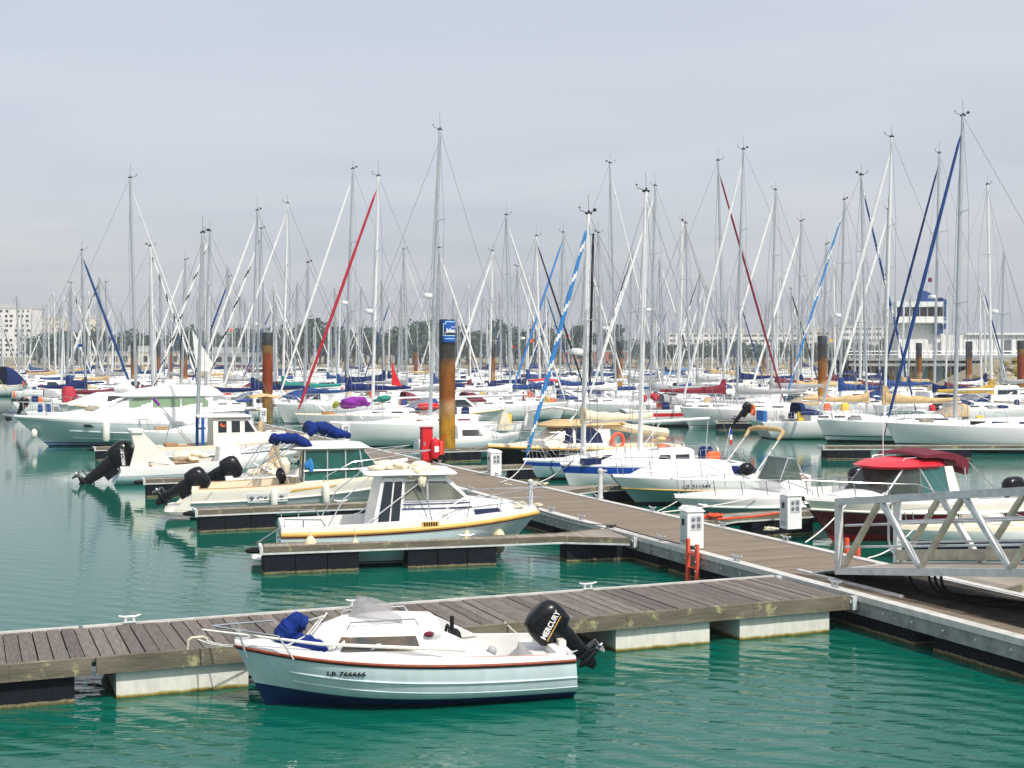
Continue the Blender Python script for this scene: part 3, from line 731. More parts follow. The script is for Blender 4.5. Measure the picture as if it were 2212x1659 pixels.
# ---------------------------------------------------------------- water and land
def water():
    m, nt, b = newmat('water'); N = nt.nodes; L = nt.links
    b.inputs['Base Color'].default_value = (.0003,.094,.066,1); b.inputs['Roughness'].default_value = .045; b.inputs['IOR'].default_value = 1.33
    tc = N.new('ShaderNodeTexCoord')
    def noise(scale, stretch, rot, detail, dist=0.0):
        mp = N.new('ShaderNodeMapping'); mp.inputs['Scale'].default_value = stretch; mp.inputs['Rotation'].default_value = (0, 0, R(rot)); L.new(tc.outputs['Object'], mp.inputs['Vector'])
        n = N.new('ShaderNodeTexNoise'); n.inputs['Scale'].default_value = scale; n.inputs['Detail'].default_value = detail; n.inputs['Distortion'].default_value = dist
        L.new(mp.outputs[0], n.inputs['Vector']); return n.outputs['Fac']
    def math2(op, a, b_):
        q = N.new('ShaderNodeMath'); q.operation = op
        for i, x in enumerate((a, b_)):
            if isinstance(x, (int, float)): q.inputs[i].default_value = x
            else: L.new(x, q.inputs[i])
        return q.outputs[0]
    rip = noise(2.0, (.38, 1.5, 1), 28, 3, .7); fine = noise(7, (.6, 1.5, 1), 12, 2, .3); swell = noise(.7, (.5, 1.1, 1), 25, 2)
    wv = N.new('ShaderNodeTexWave'); wv.inputs['Scale'].default_value = .62; wv.inputs['Distortion'].default_value = 5; wv.inputs['Detail'].default_value = 3; wv.inputs['Detail Scale'].default_value = .9
    mp = N.new('ShaderNodeMapping'); mp.inputs['Rotation'].default_value = (0, 0, R(-60)); L.new(tc.outputs['Object'], mp.inputs['Vector']); L.new(mp.outputs[0], wv.inputs['Vector'])
    patch = noise(.09, (1, .6, 1), 10, 2)
    pr = N.new('ShaderNodeMapRange'); pr.inputs['From Min'].default_value = .40; pr.inputs['From Max'].default_value = .62; pr.inputs['To Min'].default_value = .16; pr.inputs['To Max'].default_value = 1; L.new(patch, pr.inputs['Value'])
    # breeze reaches the open corner by the quay, the basin between the fingers lies calm
    sp = N.new('ShaderNodeSeparateXYZ'); L.new(tc.outputs['Object'], sp.inputs[0])
    nr = N.new('ShaderNodeMapRange'); nr.inputs['From Min'].default_value = 18; nr.inputs['From Max'].default_value = 34; nr.inputs['To Min'].default_value = .74; nr.inputs['To Max'].default_value = .09; L.new(sp.outputs['Y'], nr.inputs['Value'])
    hgt = math2('ADD', math2('ADD', math2('MULTIPLY', rip, 1.0), math2('MULTIPLY', fine, .14)), math2('ADD', math2('MULTIPLY', wv.outputs['Fac'], .34), math2('MULTIPLY', swell, .45)))
    amp = math2('MULTIPLY', nr.outputs[0], math2('ADD', math2('MULTIPLY', pr.outputs[0], .6), .4))
    bp = N.new('ShaderNodeBump'); bp.inputs['Distance'].default_value = .058; L.new(amp, bp.inputs['Strength']); L.new(hgt, bp.inputs['Height'])
    L.new(bp.outputs[0], b.inputs['Normal'])
    o = MB().add([(-1500,-40,0),(1500,-40,0),(1500,3000,0),(-1500,3000,0)], [(0,1,2,3)]).build('water', 'water'); o['kind'] = 'structure'
water()
def land():
    b = MB(); rng = random.Random(3); xs = [-900+30*i for i in range(61)]
    rows = [(436, -.6, 0), (441, .8, .3), (452, 1.7, .5), (520, 2.4, .6), (900, 3.5, 1), (3000, 4, 0)]
    v = [(x, y+rng.uniform(-2, 2)*(y < 500), z+rng.uniform(-.3, .3)*k) for y, z, k in rows for x in xs]; n = len(xs)
    f = [(i*n+j, i*n+j+1, (i+1)*n+j+1, (i+1)*n+j) for i in range(len(rows)-1) for j in range(n-1)]
    o = b.add(v, f, [0 if i < 3 else 1 for i in range(len(rows)-1) for j in range(n-1)], True).build('shore', ['reed', 'earth']); o['kind'] = 'structure'
land()

# ---------------------------------------------------------------- docks (dock frame: u across to the right, v away along the main dock)
A0 = Vector((6.06, 23.2, 0)); TH = math.atan2(.3793, .9253)
def D(u, v, z=0.0): return Vector((A0.x+.9253*u-.3793*v, A0.y+.3793*u+.9253*v, z))
def u_at(vx, v):
    k = (vx-CX)/F; return (k*(A0.y+.9253*v)-A0.x+.3793*v)/(.9253-.3793*k)
ZD = .60
def cleat(x, y, z, rz=0, s=1.0):
    b = MB(); b.M = Matrix.Translation((x, y, z)) @ Matrix.Rotation(rz, 4, 'Z') @ Matrix.Scale(s, 4)
    b.tube([(-.19, 0, .125), (-.10, 0, .10), (.10, 0, .10), (.19, 0, .125)], [.016, .022, .022, .016], 8)
    for q in (-.06, .06): b.tube([(q*1.25, 0, 0), (q, 0, .10)], [.028, .018], 6)
    b.box(-.11, .11, -.04, .04, -.002, .012); return b
def main_dock():
    o = thing('floating_dock', 'long main pontoon of brown planks with pale metal edges running away to the left', 'pontoon', A0, TH)
    b = MB(); v = -4.3; rng = random.Random(1); W_ = 2.80
    while v < 62:
        b.box(.24, W_-.20, v, v+.138, ZD-.045, ZD+rng.uniform(-.003, .003)); v += .148
    b.build('deck', 'plank_tan', o)
    for u0, u1 in ((0, .235), (W_-.195, W_)):
        e = MB(); vv = -4.3
        while vv < 62:
            e.box(u0, u1, vv, vv+5.98, ZD-.07, ZD+.035); vv += 6.0
        e.build('edge_beam', 'edge_beam', o)
        s = MB(); vv = -4.3
        q0 = u0+.02 if u0 == 0 else u1-.09
        while vv < 62: s.box(q0, q0+.07, vv, vv+5.95, ZD-.27, ZD-.073); s.box(q0-.02 if u0 == 0 else q0+.05, q0+.02 if u0 == 0 else q0+.09, vv, vv+5.95, ZD-.30, ZD-.25); vv += 6.0
        s.build('side_plate', 'fascia_grey', o)
    bo = MB(); vv = -3.6
    while vv < 30: bo.lathe([(.022, 0), (.022, -.012)], (.018, vv, ZD-.17), 6, 0, 'x'); vv += .75
    bo.build('bolt', 'bolt', o)['kind'] = 'stuff'
    vv = -4.2
    while vv < 60:
        f = MB(); f.box(.16, W_-.16, vv, vv+2.5, -.32, ZD-.30); f.build('float', 'float_black', o); vv += 2.95
    for u, vv in ((.12, .9), (.12, 4.2), (.12, 7.4), (.12, 11.6), (.12, 13.5), (.12, 19.6), (.12, 24), (2.7, 6.3), (2.7, 9.0), (2.7, 12.6), (2.7, 16), (2.7, 20), (2.7, 24), (2.7, 30)):
        cleat(u, vv, ZD+.035, R(90)).build('cleat', 'alu', o)
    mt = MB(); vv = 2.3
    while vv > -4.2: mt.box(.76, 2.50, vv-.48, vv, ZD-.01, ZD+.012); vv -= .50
    mt.build('shaded_landing_plate', 'plate_shade_dark', o)  # dark plates, their colour also deepens the shadow under the gangway
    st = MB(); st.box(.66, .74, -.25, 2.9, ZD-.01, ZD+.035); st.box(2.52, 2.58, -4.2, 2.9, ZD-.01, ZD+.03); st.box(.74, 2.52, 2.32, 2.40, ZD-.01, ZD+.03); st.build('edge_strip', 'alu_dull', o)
    # hinge brackets where the fingers meet the beam
    for vv in (.12, 2.45, 8.35, 10.1, 17.0, 18.5):
        h = MB(); h.box(-.10, 0.0, vv-.05, vv+.05, ZD-.22, ZD+.01); h.box(-.13, -.02, vv-.015, vv+.10, ZD-.10, ZD-.05); h.build('hinge_bracket', 'alu_dull', o)
    return o
MAIN = main_dock()
def wide_finger():
    v0, v1 = .10, 2.50
    o = thing('finger_pier', 'broad walkway of weathered grey planks on white floats beside the small fishing boat', 'finger pier', D(0, v0), TH)
    rng = random.Random(5); b = MB(); u = -.16; w = .205
    while u > -17.4:
        z = ZD+rng.uniform(-.006, .006); gap = rng.uniform(.010, .026)
        if not (-12.42 < u-w and u < -12.1): pass
        b.box(u-w+gap, u, .10, v1-v0-.06, z-.045, z); u -= w
    b.build('deck', 'plank_worn', o)
    for nm, y0, y1, matn in (('front', 0, .095, 'fascia_wood'), ('rear', v1-v0-.055, v1-v0, 'edge_beam')):
        e = MB(); us = [-.14, -2.1, -4.15, -4.5, -7.8, -9.9, u_at(203, v0)+.03, u_at(203, v0)-.03, u_at(203, v0)-1.1, -17.4]
        for i in range(len(us)-1):
            if i == 6: continue
            e.box(us[i+1]+.004, us[i], y0+(.004 if i % 2 else 0), y1, ZD-.21, ZD+.028)
        e.build('edge_beam', matn, o)
    fl = [(-260, 160, 'float_black'), (250, 534, 'float_white'), (720, 1180, 'float_white'), (1325, 1527, 'float_white'), (1592, 1785, 'float_white')]
    for a, c, mt in fl:
        ua, uc = u_at(a, v0+.2), u_at(c, v0+.2); f = MB(); r = []
        f.box(ua, uc, .115, 2.2, -.3, ZD-.215); f.build('float', mt, o)
        if mt == 'float_black': continue
    k = MB(); k.box(-17, -.2, .5, .6, ZD-.2, ZD-.06); k.box(-17, -.2, 1.7, 1.8, ZD-.2, ZD-.06); k.build('bearer', 'fascia_grey', o)
    for vx, y in ((280, 2.36), (768, 2.36), (1270, 2.36)):
        cleat(u_at(vx, v0+y), y, ZD+.028, 0, .9).build('cleat', 'alu_dull', o)
    h = MB(); x = u_at(740/2.212*1.0/1.0*0+427, v0+.05); 
    h.tube([(x-.14, .05, ZD+.02), (x-.13, .05, ZD+.16), (x-.08, .05, ZD+.19), (x+.08, .05, ZD+.19), (x+.13, .05, ZD+.16), (x+.14, .05, ZD+.02)], .02, 8)
    h.build('mooring_hoop', 'alu_worn', o)
wide_finger()
def finger(label, tip, root, floats, w=.52, gus=1.5, deckm='plank_grey', tipring=True, fm='float_black', side='fascia_wood', cl=(), gw=.65):
    """narrow mooring finger from the main dock to its tip; local x from tip to root"""
    tip, root = Vector(tip), Vector(root); d = root-tip; Ln = d.length
    o = thing('finger_pier', label, 'finger pier', tip, math.atan2(d.y, d.x), 'narrow mooring fingers')
    b = MB(); rng = random.Random(int(Ln*100)); x = .04
    while x < Ln-.12:
        g = max(0, (x-(Ln-gus))/gus)*gw; b.box(x, x+.135, -w/2-g, w/2+g, ZD-.04, ZD+rng.uniform(-.003, .003)); x += .145
    b.build('deck', deckm, o)
    for sg in (-1, 1):
        e = MB(); y = sg*w/2
        p = [(0, y+sg*.025, ZD-.052), (Ln-gus, y+sg*.025, ZD-.052), (Ln-.1, sg*(w/2+gw+.03), ZD-.052)]
        e.beam(p[0], p[1], .05, .13); e.beam(p[1], p[2], .05, .13); e.build('edge_board', side, o)
        e = MB(); p = [(a, c+sg*.012, ZD-.140) for a, c, _ in p]; e.beam(p[0], p[1], .04, .042); e.beam(p[1], p[2], .04, .042); e.build('edge_rail', 'alu_dull', o)
    c = MB(); c.box(-.07, .0, -w/2-.05, w/2+.05, ZD-.17, ZD+.025); c.build('end_plate', 'alu_dull', o)
    if tipring:
        q = MB(); q.tube([(-.07, .2, ZD-.1), (-.26, .12, ZD-.1), (-.32, 0, ZD-.1), (-.26, -.12, ZD-.1), (-.07, -.2, ZD-.1)], .05, 8); q.build('bumper', 'rubber', o)
    for a, c in floats:
        f = MB(); n = max(1, round((c-a)/.62)); s = (c-a)/n
        f.box(a, c, -w/2+.02, w/2-.02, -.3, ZD-.163)
        for k in range(n): f.box(a+k*s+.015, a+(k+1)*s-.015, -w/2-.02, w/2+.02, -.3, ZD-.168)
        f.build('float', fm, o)
    for x in cl: cleat(x, -w/2+.06, ZD+.0, 0).build('cleat', 'alu', o)
    return o
def vx_on(tip, root, vx):
    """local x on the finger's near side under picture column vx"""
    a, b = Vector(tip), Vector(root); k = (vx-CX)/F; d = b-a
    return (k*a.y-a.x)/(d.x-k*d.y)*d.length
t2, r2 = P(566, 1179, ZD)*1, D(0, 9.2); t2.z = 0
finger('slim finger alongside the white cabin boat with its orange rub rail, on black floats', t2, r2, [(vx_on(t2, r2, a), vx_on(t2, r2, b)) for a, b in ((566, 772), (876, 1066), (1216, 1375))], cl=(4.6,))
t3, r3 = P(424, 1101, ZD), D(0, 17.8); t3.z = 0
finger('slim finger beside the cream boat with green pilothouse glass', t3, r3, [(.05, 2.15), (3.8, 5.4), (7, 8.4)], cl=(4.0,))
t4, r4 = P(312, 1035, ZD), D(0, 27.7); t4.z = 0
finger('slim finger below the white open boat with black tilted outboard', t4, r4, [(.05, 2.4), (4.5, 6)])
t5, r5 = D(-8.4, 36.6), D(0, 36.9)
finger('slim finger in front of the small wheelhouse boat', t5, r5, [(.05, 2.2), (4.5, 6)])
t6, r6 = P(205, 966, ZD), D(0, 45.9); t6.z = 0
finger('slim finger along the big white motor cruiser on the left', t6, r6, [(.05, 2.2), (4.5, 6)])
for lab, t, r, fl in (('finger with red rope laid along it behind the white service posts', D(10.8, 11.6), D(2.8, 11.2), [(.1, 2), (4, 6)]),
                      ('finger beside the white boat with black lettering on its bow', D(10.5, 20.2), D(2.8, 19.6), [(.1, 2), (4, 6)]),
                      ('finger between the black hulled boat and the light blue sailboat', D(11, 28.9), D(2.8, 28.3), [(.1, 2), (4, 6)]),
                      ('finger behind the tall rusty pile with the blue sign', D(11.5, 38.6), D(2.8, 38), [(.1, 2), (4, 6)]),
                      ('finger reaching right under the metal gangway', D(9.5, .4), D(2.8, .6), [(.1, 2), (3, 5)])):
    finger(lab, t, r, fl)
# far pontoons across the channel
p1, p2 = P(1775, 968, .5), P(1775, 968, .5)+Vector((17, .9, 0)); p1.z = p2.z = 0
finger('grey finger pontoon in front of the large white yacht across the channel', p1, p2, [(.1, 2.2), (5, 7), (10, 12)], .9, 1, tipring=False)
p1, p2 = P(1546, 912, .5), P(1546, 912, .5)+Vector((9, .6, 0)); p1.z = p2.z = 0
finger('grey finger pontoon under the raised dinghy motor across the channel', p1, p2, [(.1, 3), (5, 7)], .9, 1, tipring=False)
p1, p2 = P(1330, 868, .5), P(1330, 868, .5)+Vector((-7, -2.6, 0)); p1.z = p2.z = 0
finger('grey finger pontoon under the sailboat with the red bimini', p2, p1, [(.1, 3), (5, 7)], .9, 1, tipring=False)

# ---------------------------------------------------------------- piles
def pile(vx, Y, top, r=.37, m='pile_rust', label='', cap=.9, base=-.8):
    p = XY(vx, Y); o = thing('mooring_pile', label, 'pile', p, 0, 'mooring piles')
    b = MB(); b.lathe([(r, base), (r, top-cap)], (0, 0, 0), 20); b.build('shaft', m, o)
    c = MB(); c.lathe([(r+.012, top-cap), (r+.012, top-.06), (r-.03, top)], (0, 0, 0), 20); c.build('cap', 'pile_cap' if r < .36 or Y > 70 else 'sign_dark', o)
    return o
P1 = pile(966, 60.9, 6.49, .37, 'pile_rust', 'tall rusty pile in the middle with a dark blue sign wrapped round its top', 1.15)
def sign():
    b = MB(); r = .388; n = 10; a0, a1 = R(-118), R(-22); pts = []; z0, z1 = 5.46, 6.44
    rings = []
    for k in range(n+1):
        a = lerp(a0, a1, k/n); c, s = math.cos(a), math.sin(a)
        rings.append([(r*c, r*s, z0), (r*c, r*s, z1), ((r+.012)*c, (r+.012)*s, z1), ((r+.012)*c, (r+.012)*s, z0)])
    b.loft(rings, 0, True, (True, True)); s = b.build('sign_panel', 'sign_blue', P1)
    rr = r+.018
    def arc(mb, t0, t1, za, zb, m=0):
        n = 5; R_ = []
        for k in range(n+1):
            a = lerp(a0, a1, lerp(t0, t1, k/n)); c, q = math.cos(a), math.sin(a)
            R_.append([(r*c, r*q, za), (r*c, r*q, zb), (rr*c, rr*q, zb), (rr*c, rr*q, za)])
        mb.loft(R_, m, True, (True, True))
    k = MB(); arc(k, .03, .09, z0+.30, z0+.83); arc(k, .03, .98, z0+.27, z0+.31); arc(k, .03, .24, z0+.80, z0+.84); arc(k, .20, .25, z0+.80, z0+.93); arc(k, .20, .98, z0+.90, z0+.94)
    arc(k, .16, .92, z0+.13, z0+.165)
    k.build('sign_frame', 'letter_cyan', s)
    k = MB(); arc(k, .095, .16, z0+.31, z0+.80); arc(k, .16, .92, z0+.31, z0+.45); k.build('sign_shade_block', 'sign_dark', s)
    am = lerp(a0, a1, .55); nrm = Vector((math.cos(am), math.sin(am), 0)); rt = Vector((-math.sin(am), math.cos(am), 0))
    def wrap(nm, w, sz, z, wd, bold, off):
        o = text(nm, w, 'letter_white', s, (0, 0, 0), (1, 0, 0), (0, 0, 1), sz, 0, bold, wd)
        for v in o.data.vertices:                       # bend the letters round the pile
            a = am + (v.co.x-wd/2+off)/r; q = r+.02-v.co.y; v.co = (q*math.cos(a), q*math.sin(a), z+v.co.z)
    wrap('lettering', 'bleu', .27, z0+.43, .45, .012, .04)
    wrap('lettering', 'france', .085, z0+.66, .22, .002, .15)
    d = MB()
    for t, z in ((.17, z0+.41), (.215, z0+.36), (.25, z0+.43), (.19, z0+.345)): arc(d, t, t+.035, z, z+.035)
    d.build('sign_dots', 'letter_white', s)
sign()
ZT = 6.49
for vx, Y, m, lab in ((578, 93.5, 'pile_red', 'red rusted pile with black cap standing before the blue sail covers'),
                      (1338, 152, 'pile_rust', 'orange and black pile beside the white furled mainsail'),
                      (1776, 108, 'pile_rust', 'dark capped pile between the white genoas on the right'),
                      (397, 130, 'pile_rust', 'rust and ochre pile partly behind the hanging white sail'),
                      (1064, 172, 'pile_rust', 'brown pile just right of the blue signed pile'),
                      (2093, 150, 'pile_rust', 'dark pile in front of the white hall on stilts'),
                      (1985, 165, 'pile_rust', 'dark pile under the harbour office tower'),
                      (290, 150, 'pile_rust', 'thin ochre pile behind the tallest mast on the left'),
                      (1016, 250, 'pile_red', 'small red pile far off right of the blue sign'),
                      (898, 238, 'pile_red', 'small red pile far off left of the blue sign'),
                      (829, 225, 'pile_rust', 'small grey brown pile in the far rows between two masts'),
                      (368, 215, 'pile_red', 'small brown pile in the far rows near the white towers'),
                      (342, 200, 'pile_rust', 'brown pile in the far rows left of the hanging sail'),
                      (1712, 200, 'pile_rust', 'dark pile behind the crimson genoa'),
                      (1650, 240, 'pile_rust', 'small dark pile behind the red sail cover'),
                      (748, 215, 'pile_rust', 'small dark pile behind the green sail cover'),
                      (2205, 140, 'pile_red', 'red brown pile at the edge of the rock bank')):
    pile(vx, Y, ZT, .36, m, lab)

# ---------------------------------------------------------------- service posts, ladders, fire point, gangway
def pedestal(vx, vy, label, w=.40, d=.34, h=.80, proto=[]):
    p = P(vx, vy, ZD+.03); o = thing('service_pedestal', label, 'service post', p, TH, 'white service posts on the dock'); o.location.z = ZD+.03
    b = MB(); b.box(-w/2, w/2, -d/2, d/2, 0, h); b.loft([[(-w/2-.03, -d/2-.03, h+.005), (w/2+.03, -d/2-.03, h-.0), (w/2+.03, d/2+.03, h+.04), (-w/2-.03, d/2+.03, h+.045)], [(-w/2+.05, -d/2+.04, h+.11), (w/2-.02, -d/2+.03, h+.06), (w/2-.02, d/2-.02, h+.08), (-w/2+.05, d/2-.04, h+.13)]], 0, smooth=False)
    b.build('housing', 'white_box', o)
    f = MB(); f.box(-.12, .15, -d/2-.010, -d/2+.01, h-.40, h-.08); f.build('socket_panel', 'gel_grey', o)
    for i, (x, z) in enumerate(((-.06, h-.16), (-.06, h-.30), (.07, h-.16), (.07, h-.30))):
        f = MB()
        if i < 2: f.lathe([(.038, .002), (.042, -.02), (.02, -.024)], (x, -d/2-.010, z), 10, 0, 'y')
        else: f.box(x-.04, x+.04, -d/2-.022, -d/2-.008, z-.05, z+.045)
        f.build('socket', 'panel_dark', o)
    s = MB(); s.box(-w/2-.008, -w/2, -d/2+.05, d/2-.05, .08, h-.10); s.build('side_door', 'gel_grey', o)
    s = MB(); s.box(-w/2-.014, -w/2-.006, -.05, .06, h-.30, h-.16); s.build('display', 'glass_dark', o)
    k = MB()
    for y in (-.06, 0, .06): k.lathe([(.012, 0), (.012, -.012)], (-w/2-.008, y, .16), 6, 0, 'x')
    k.build('key_lock', 'blackmatt', o)
    return o
pedestal(1494, 1183, 'white service post beside the red ladder on the near edge of the dock')
pedestal(1708, 1141, 'white service post with a meter display beside the metal gangway')
pedestal(1068, 1026, 'white service post with sockets in front of the black hulled boat')
pedestal(745, 951, 'white service post before the bow of the long white sailboat')
pedestal(568, 912, 'white service post at the foot of the red pile')
def pull_post(vx, vy, label):
    p = P(vx, vy, ZD+.03); o = thing('lamp_post', label, 'bollard light', p, TH, 'short grey posts on the dock'); o.location.z = ZD+.03
    b = MB(); b.lathe([(.09, 0), (.07, .06), (.062, .75)], (0,0,0), 12); b.build('post', 'alu_dull', o)
    c = MB(); c.lathe([(.075, .75), (.085, .80), (.08, .84), (.03, .88)], (0,0,0), 12); c.box(.05, .2, -.03, .03, .78, .83); c.build('head', 'edge_beam', o)
pull_post(1146, 936+170, 'short grey post on the deck beyond the bow of the orange railed boat')
pull_post(1297, 1048+28, 'short grey post on the far edge of the dock by the blue and white sailboat')
def ladder(u, v, label, side=-1, top=.55, bottom=-.5):
    o = thing('ladder', label, 'ladder', D(u, v), TH, 'red safety ladders'); b = MB()
    for y in (-.19, .19): b.box(side*.02-.03, side*.02+.03, y-.045, y+.045, bottom, ZD+top*(.72 if y < 0 else 1.0)); 
    b.build('side_rail', 'coral', o)
    for z in (-.30, .0, .30, .60):
        r = MB(); r.tube([(side*.02, -.17, z), (side*.02, .17, z)], .018, 6); r.build('rung', 'coral', o)
    g = MB()
    for z in (.25, .45, .75): g.lathe([(.016, 0), (.016, .04)], (side*.02-.05, -.19, z), 6, 0, 'x')
    g.build('bolt', 'bolt', o)
ladder(-.06, 5.65, 'coral red ladder hanging on the near edge of the dock', top=.30)
ladder(2.86, 4.1, 'coral red ladder tops showing over the far edge of the dock', 1, .35)
def fire_point():
    p = P(921, 1000, ZD); o = thing('fire_cabinet', 'tall red fire cabinet standing on the dock left of the rusty pile', 'fire cabinet', p, TH); o.location.z = ZD
    b = MB(); b.box(-.22, .22, -.14, .14, .05, 1.38); b.box(-.24, .24, -.16, .16, 1.38, 1.42); b.box(-.18, .18, -.10, .10, 0, .05); b.build('body', 'crimson', o)
    d = MB(); d.box(-.19, .19, -.155, -.14, .12, 1.32); d.build('door', 'red', o)
    d = MB(); d.box(-.16, -.10, -.17, -.155, .7, .85); d.build('handle', 'steel', o)
    p = P(938, 1000, ZD)+Vector((.05, -.15, 0)); o = thing('fire_extinguisher', 'wheeled orange red fire extinguisher in front of the red cabinet', 'extinguisher', p, TH); o.location.z = ZD
    b = MB(); b.lathe([(.06, .18), (.17, .20), (.185, .28), (.185, .82), (.15, .92), (.05, .97), (.04, 1.02)], (0, 0, 0), 14); b.build('tank', 'red', o)
    h = MB(); h.tube([(.25, -.15, .2), (.30, -.15, .95), (.42, -.15, 1.12)], .016, 6); h.tube([(.25, .15, .2), (.30, .15, .95), (.42, .15, 1.12)], .016, 6); h.tube([(.42, -.15, 1.12), (.42, .15, 1.12)], .016, 6); h.build('handle_frame', 'red', o)
    c = MB(); c.box(.16, .32, -.14, .14, .3, .85); c.build('hose_box', 'coral', o)
    for y in (-.2, .2):
        w = MB(); w.lathe([(.02, -.035), (.17, -.04), (.18, 0), (.17, .04), (.02, .035)], (.22, y, .18), 14, 0, 'y'); w.build('wheel', 'rubber', o)
    l = MB(); l.box(-.09, .09, -.19, -.176, .45, .68); l.build('plate', 'letter_white', o)
fire_point()
def gangway():
    a = P(1812, 1240, .74); ax = Vector((.462, -.887, 0)); yw = Vector((.887, .462, 0)); Wd, Ln, Ht = 1.45, 13.0, 1.35; slope = .135
    o = thing('gangway', 'long aluminium truss gangway sloping down to the dock on the right', 'gangway', a, math.atan2(ax.y, ax.x))
    o.location.z = .74
    # local: x up along the bridge, y from near truss... the far truss lies at +y
    def q(x, y, z): return (x, y, z+slope*x)
    s = 1 if yw.dot(Vector((-ax.y, ax.x, 0))) > 0 else -1
    for y in (0, s*Wd):
        nm = 'near' if y == 0 else 'far'
        t = MB(); t.beam(q(-.06, y, Ht), q(Ln, y, Ht), .10, .13); t.build('top_chord', 'alu_dull', o)
        t = MB(); t.beam(q(-.06, y, .06), q(Ln, y, .06), .10, .13); t.build('bottom_chord', 'alu_dull', o)
        t = MB(); t.beam(q(0, y, .12), q(0, y, Ht-.06), .10, .12, up=(0, 1, 0)); t.build('end_post', 'alu_dull', o)
        x = .12; k = 0; st = .98
        while x+st < Ln:
            p0, p1 = (q(x, y, .12), q(x+st-.04, y, Ht-.065)) if k % 2 == 0 else (q(x+.04, y, Ht-.065), q(x+st, y, .12))
            g = MB(); g.beam(p0, p1, .075, .10, up=(0, 1, 0)); g.build('diagonal_brace', 'alu_worn' if k % 2 == 0 else 'alu_dull', o)
            x += st; k += 1
        iy = y+(.07*s if y == 0 else -.07*s)
        for z in (.50, .90):
            g = MB(); g.tube([q(.1, iy, z), q(Ln, iy, z)], .022, 8); g.build('hand_rail', 'alu', o)
        g = MB(); g.tube([q(.02, iy, Ht-.06), q(-.10, iy, Ht-.12), q(-.16, iy, Ht-.26), q(-.16, iy, .55), q(-.10, iy, .36), q(.02, iy, .28)], .024, 8); g.build('end_hoop', 'alu', o)
        if y: 
            g = MB(); g.beam(q(.05, iy, .26), q(Ln, iy, .26), .012, .20); g.build('kick_plate', 'alu_worn', o)
    d = MB(); x = 0
    while x < Ln: d.add([q(x, s*.06, .10), q(x+.27, s*.06, .10), q(x+.27, s*(Wd-.06), .10), q(x, s*(Wd-.06), .10), q(x, s*.06, .06), q(x+.27, s*.06, .06), q(x+.27, s*(Wd-.06), .06), q(x, s*(Wd-.06), .06)], [(0,1,2,3), (7,6,5,4), (0,4,5,1), (1,5,6,2), (2,6,7,3), (3,7,4,0)]); x += .29
    d.build('walkway', 'plank_grey', o)
    r = MB(); r.beam((-.75, s*.1, -.07), (.08, s*.1, .12), .02, .02); r.add([(-.85, s*.08, -.09), (.05, s*.08, .12), (.05, s*(Wd-.08), .12), (-.85, s*(Wd-.08), -.09), (-.85, s*.08, -.115), (.05, s*.08, .09), (.05, s*(Wd-.08), .09), (-.85, s*(Wd-.08), -.115)], [(0,1,2,3), (7,6,5,4), (0,4,5,1), (1,5,6,2), (2,6,7,3), (3,7,4,0)]); r.build('ramp_plate', 'alu_dull', o)
    for y in (s*.12, s*(Wd-.12)):
        w = MB(); w.lathe([(.03, -.04), (.09, -.04), (.09, .04), (.03, .04)], (.25, y, -.02), 12, 0, 'y'); w.build('roller', 'rubber', o)
    return o
GW = gangway()
def cables():
    a = GW.matrix_basis; rng = random.Random(4)
    for i, (x, lab) in enumerate(((1.5, 'thick black cable drooping from the gangway furthest to the left'), (2.0, 'black cable looping down beside the gangway cables'), (2.15, 'black cable in the middle of the bundle under the gangway'), (2.3, 'black cable hanging rightmost in the bundle under the gangway'))):
        c = [a @ Vector((x, .25, .30)), a @ Vector((x+.1, .28, .05)), a @ Vector((x+.35+.1*i, .3+.05*i, -.06)), a @ Vector((x+.95+.2*i, .45+.1*i, -.04+.10)), a @ Vector((x+1.6+.1*i, .8+.1*i, .0)), a @ Vector((x+1.2, 1.05, -.02)), a @ Vector((x+.2, .7, -.05))]
        for k in range(2, 7): c[k].z = max(ZD+.02+.02*i, ZD+.02) if k > 2 else ZD+.05
        pts = []
        for k in range(len(c)-1):
            p0, p1, p2, p3 = c[max(0, k-1)], c[k], c[k+1], c[min(len(c)-1, k+2)]
            for s in range(6):
                t = s/6; pts.append(.5*((2*p1)+(p2-p0)*t+(2*p0-5*p1+4*p2-p3)*t*t+(3*p1-p0-3*p2+p3)*t**3))
        m = MB(); m.tube(pts, .024, 7); tag(m.build('power_cable', 'rubber'), lab, 'cable', 'cables under the gangway')
cables()
# ---------------------------------------------------------------- boats at the near docks
def panel(parent, pts, matn, th=.012, name='window', off=0.0):
    p = [Vector(q) for q in pts]; n = (p[1]-p[0]).cross(p[2]-p[0]).normalized()
    return MB().prism([q+n*off for q in p], n*th).build(name, matn, parent)
def tubes(parent, name, matn, paths, r=.013, n=6):
    for q in paths: o = MB().tube(q, r, n).build(name, matn, parent)
    return o
def soft(o, lv=2):
    md = o.modifiers.new('soften', 'SUBSURF'); md.levels = md.render_levels = lv
    return o
def lumps(parent, name, matn, pts, seed=1, n=11):
    b = MB(); rng = random.Random(seed)
    for x, y, z, rx, ry, rz in pts:
        for _ in range(7):
            g = rng.uniform(.38, .72); b.blob((x+rng.uniform(-.6, .6)*rx, y+rng.uniform(-.6, .6)*ry, z+rng.uniform(-.35, .45)*rz), rx*g, ry*g*rng.uniform(.7, 1.2), rz*g*rng.uniform(.7, 1.1), 0, 8, 6, .30, rng)
    return soft(b.build(name, matn, parent, sharp=180), 1)
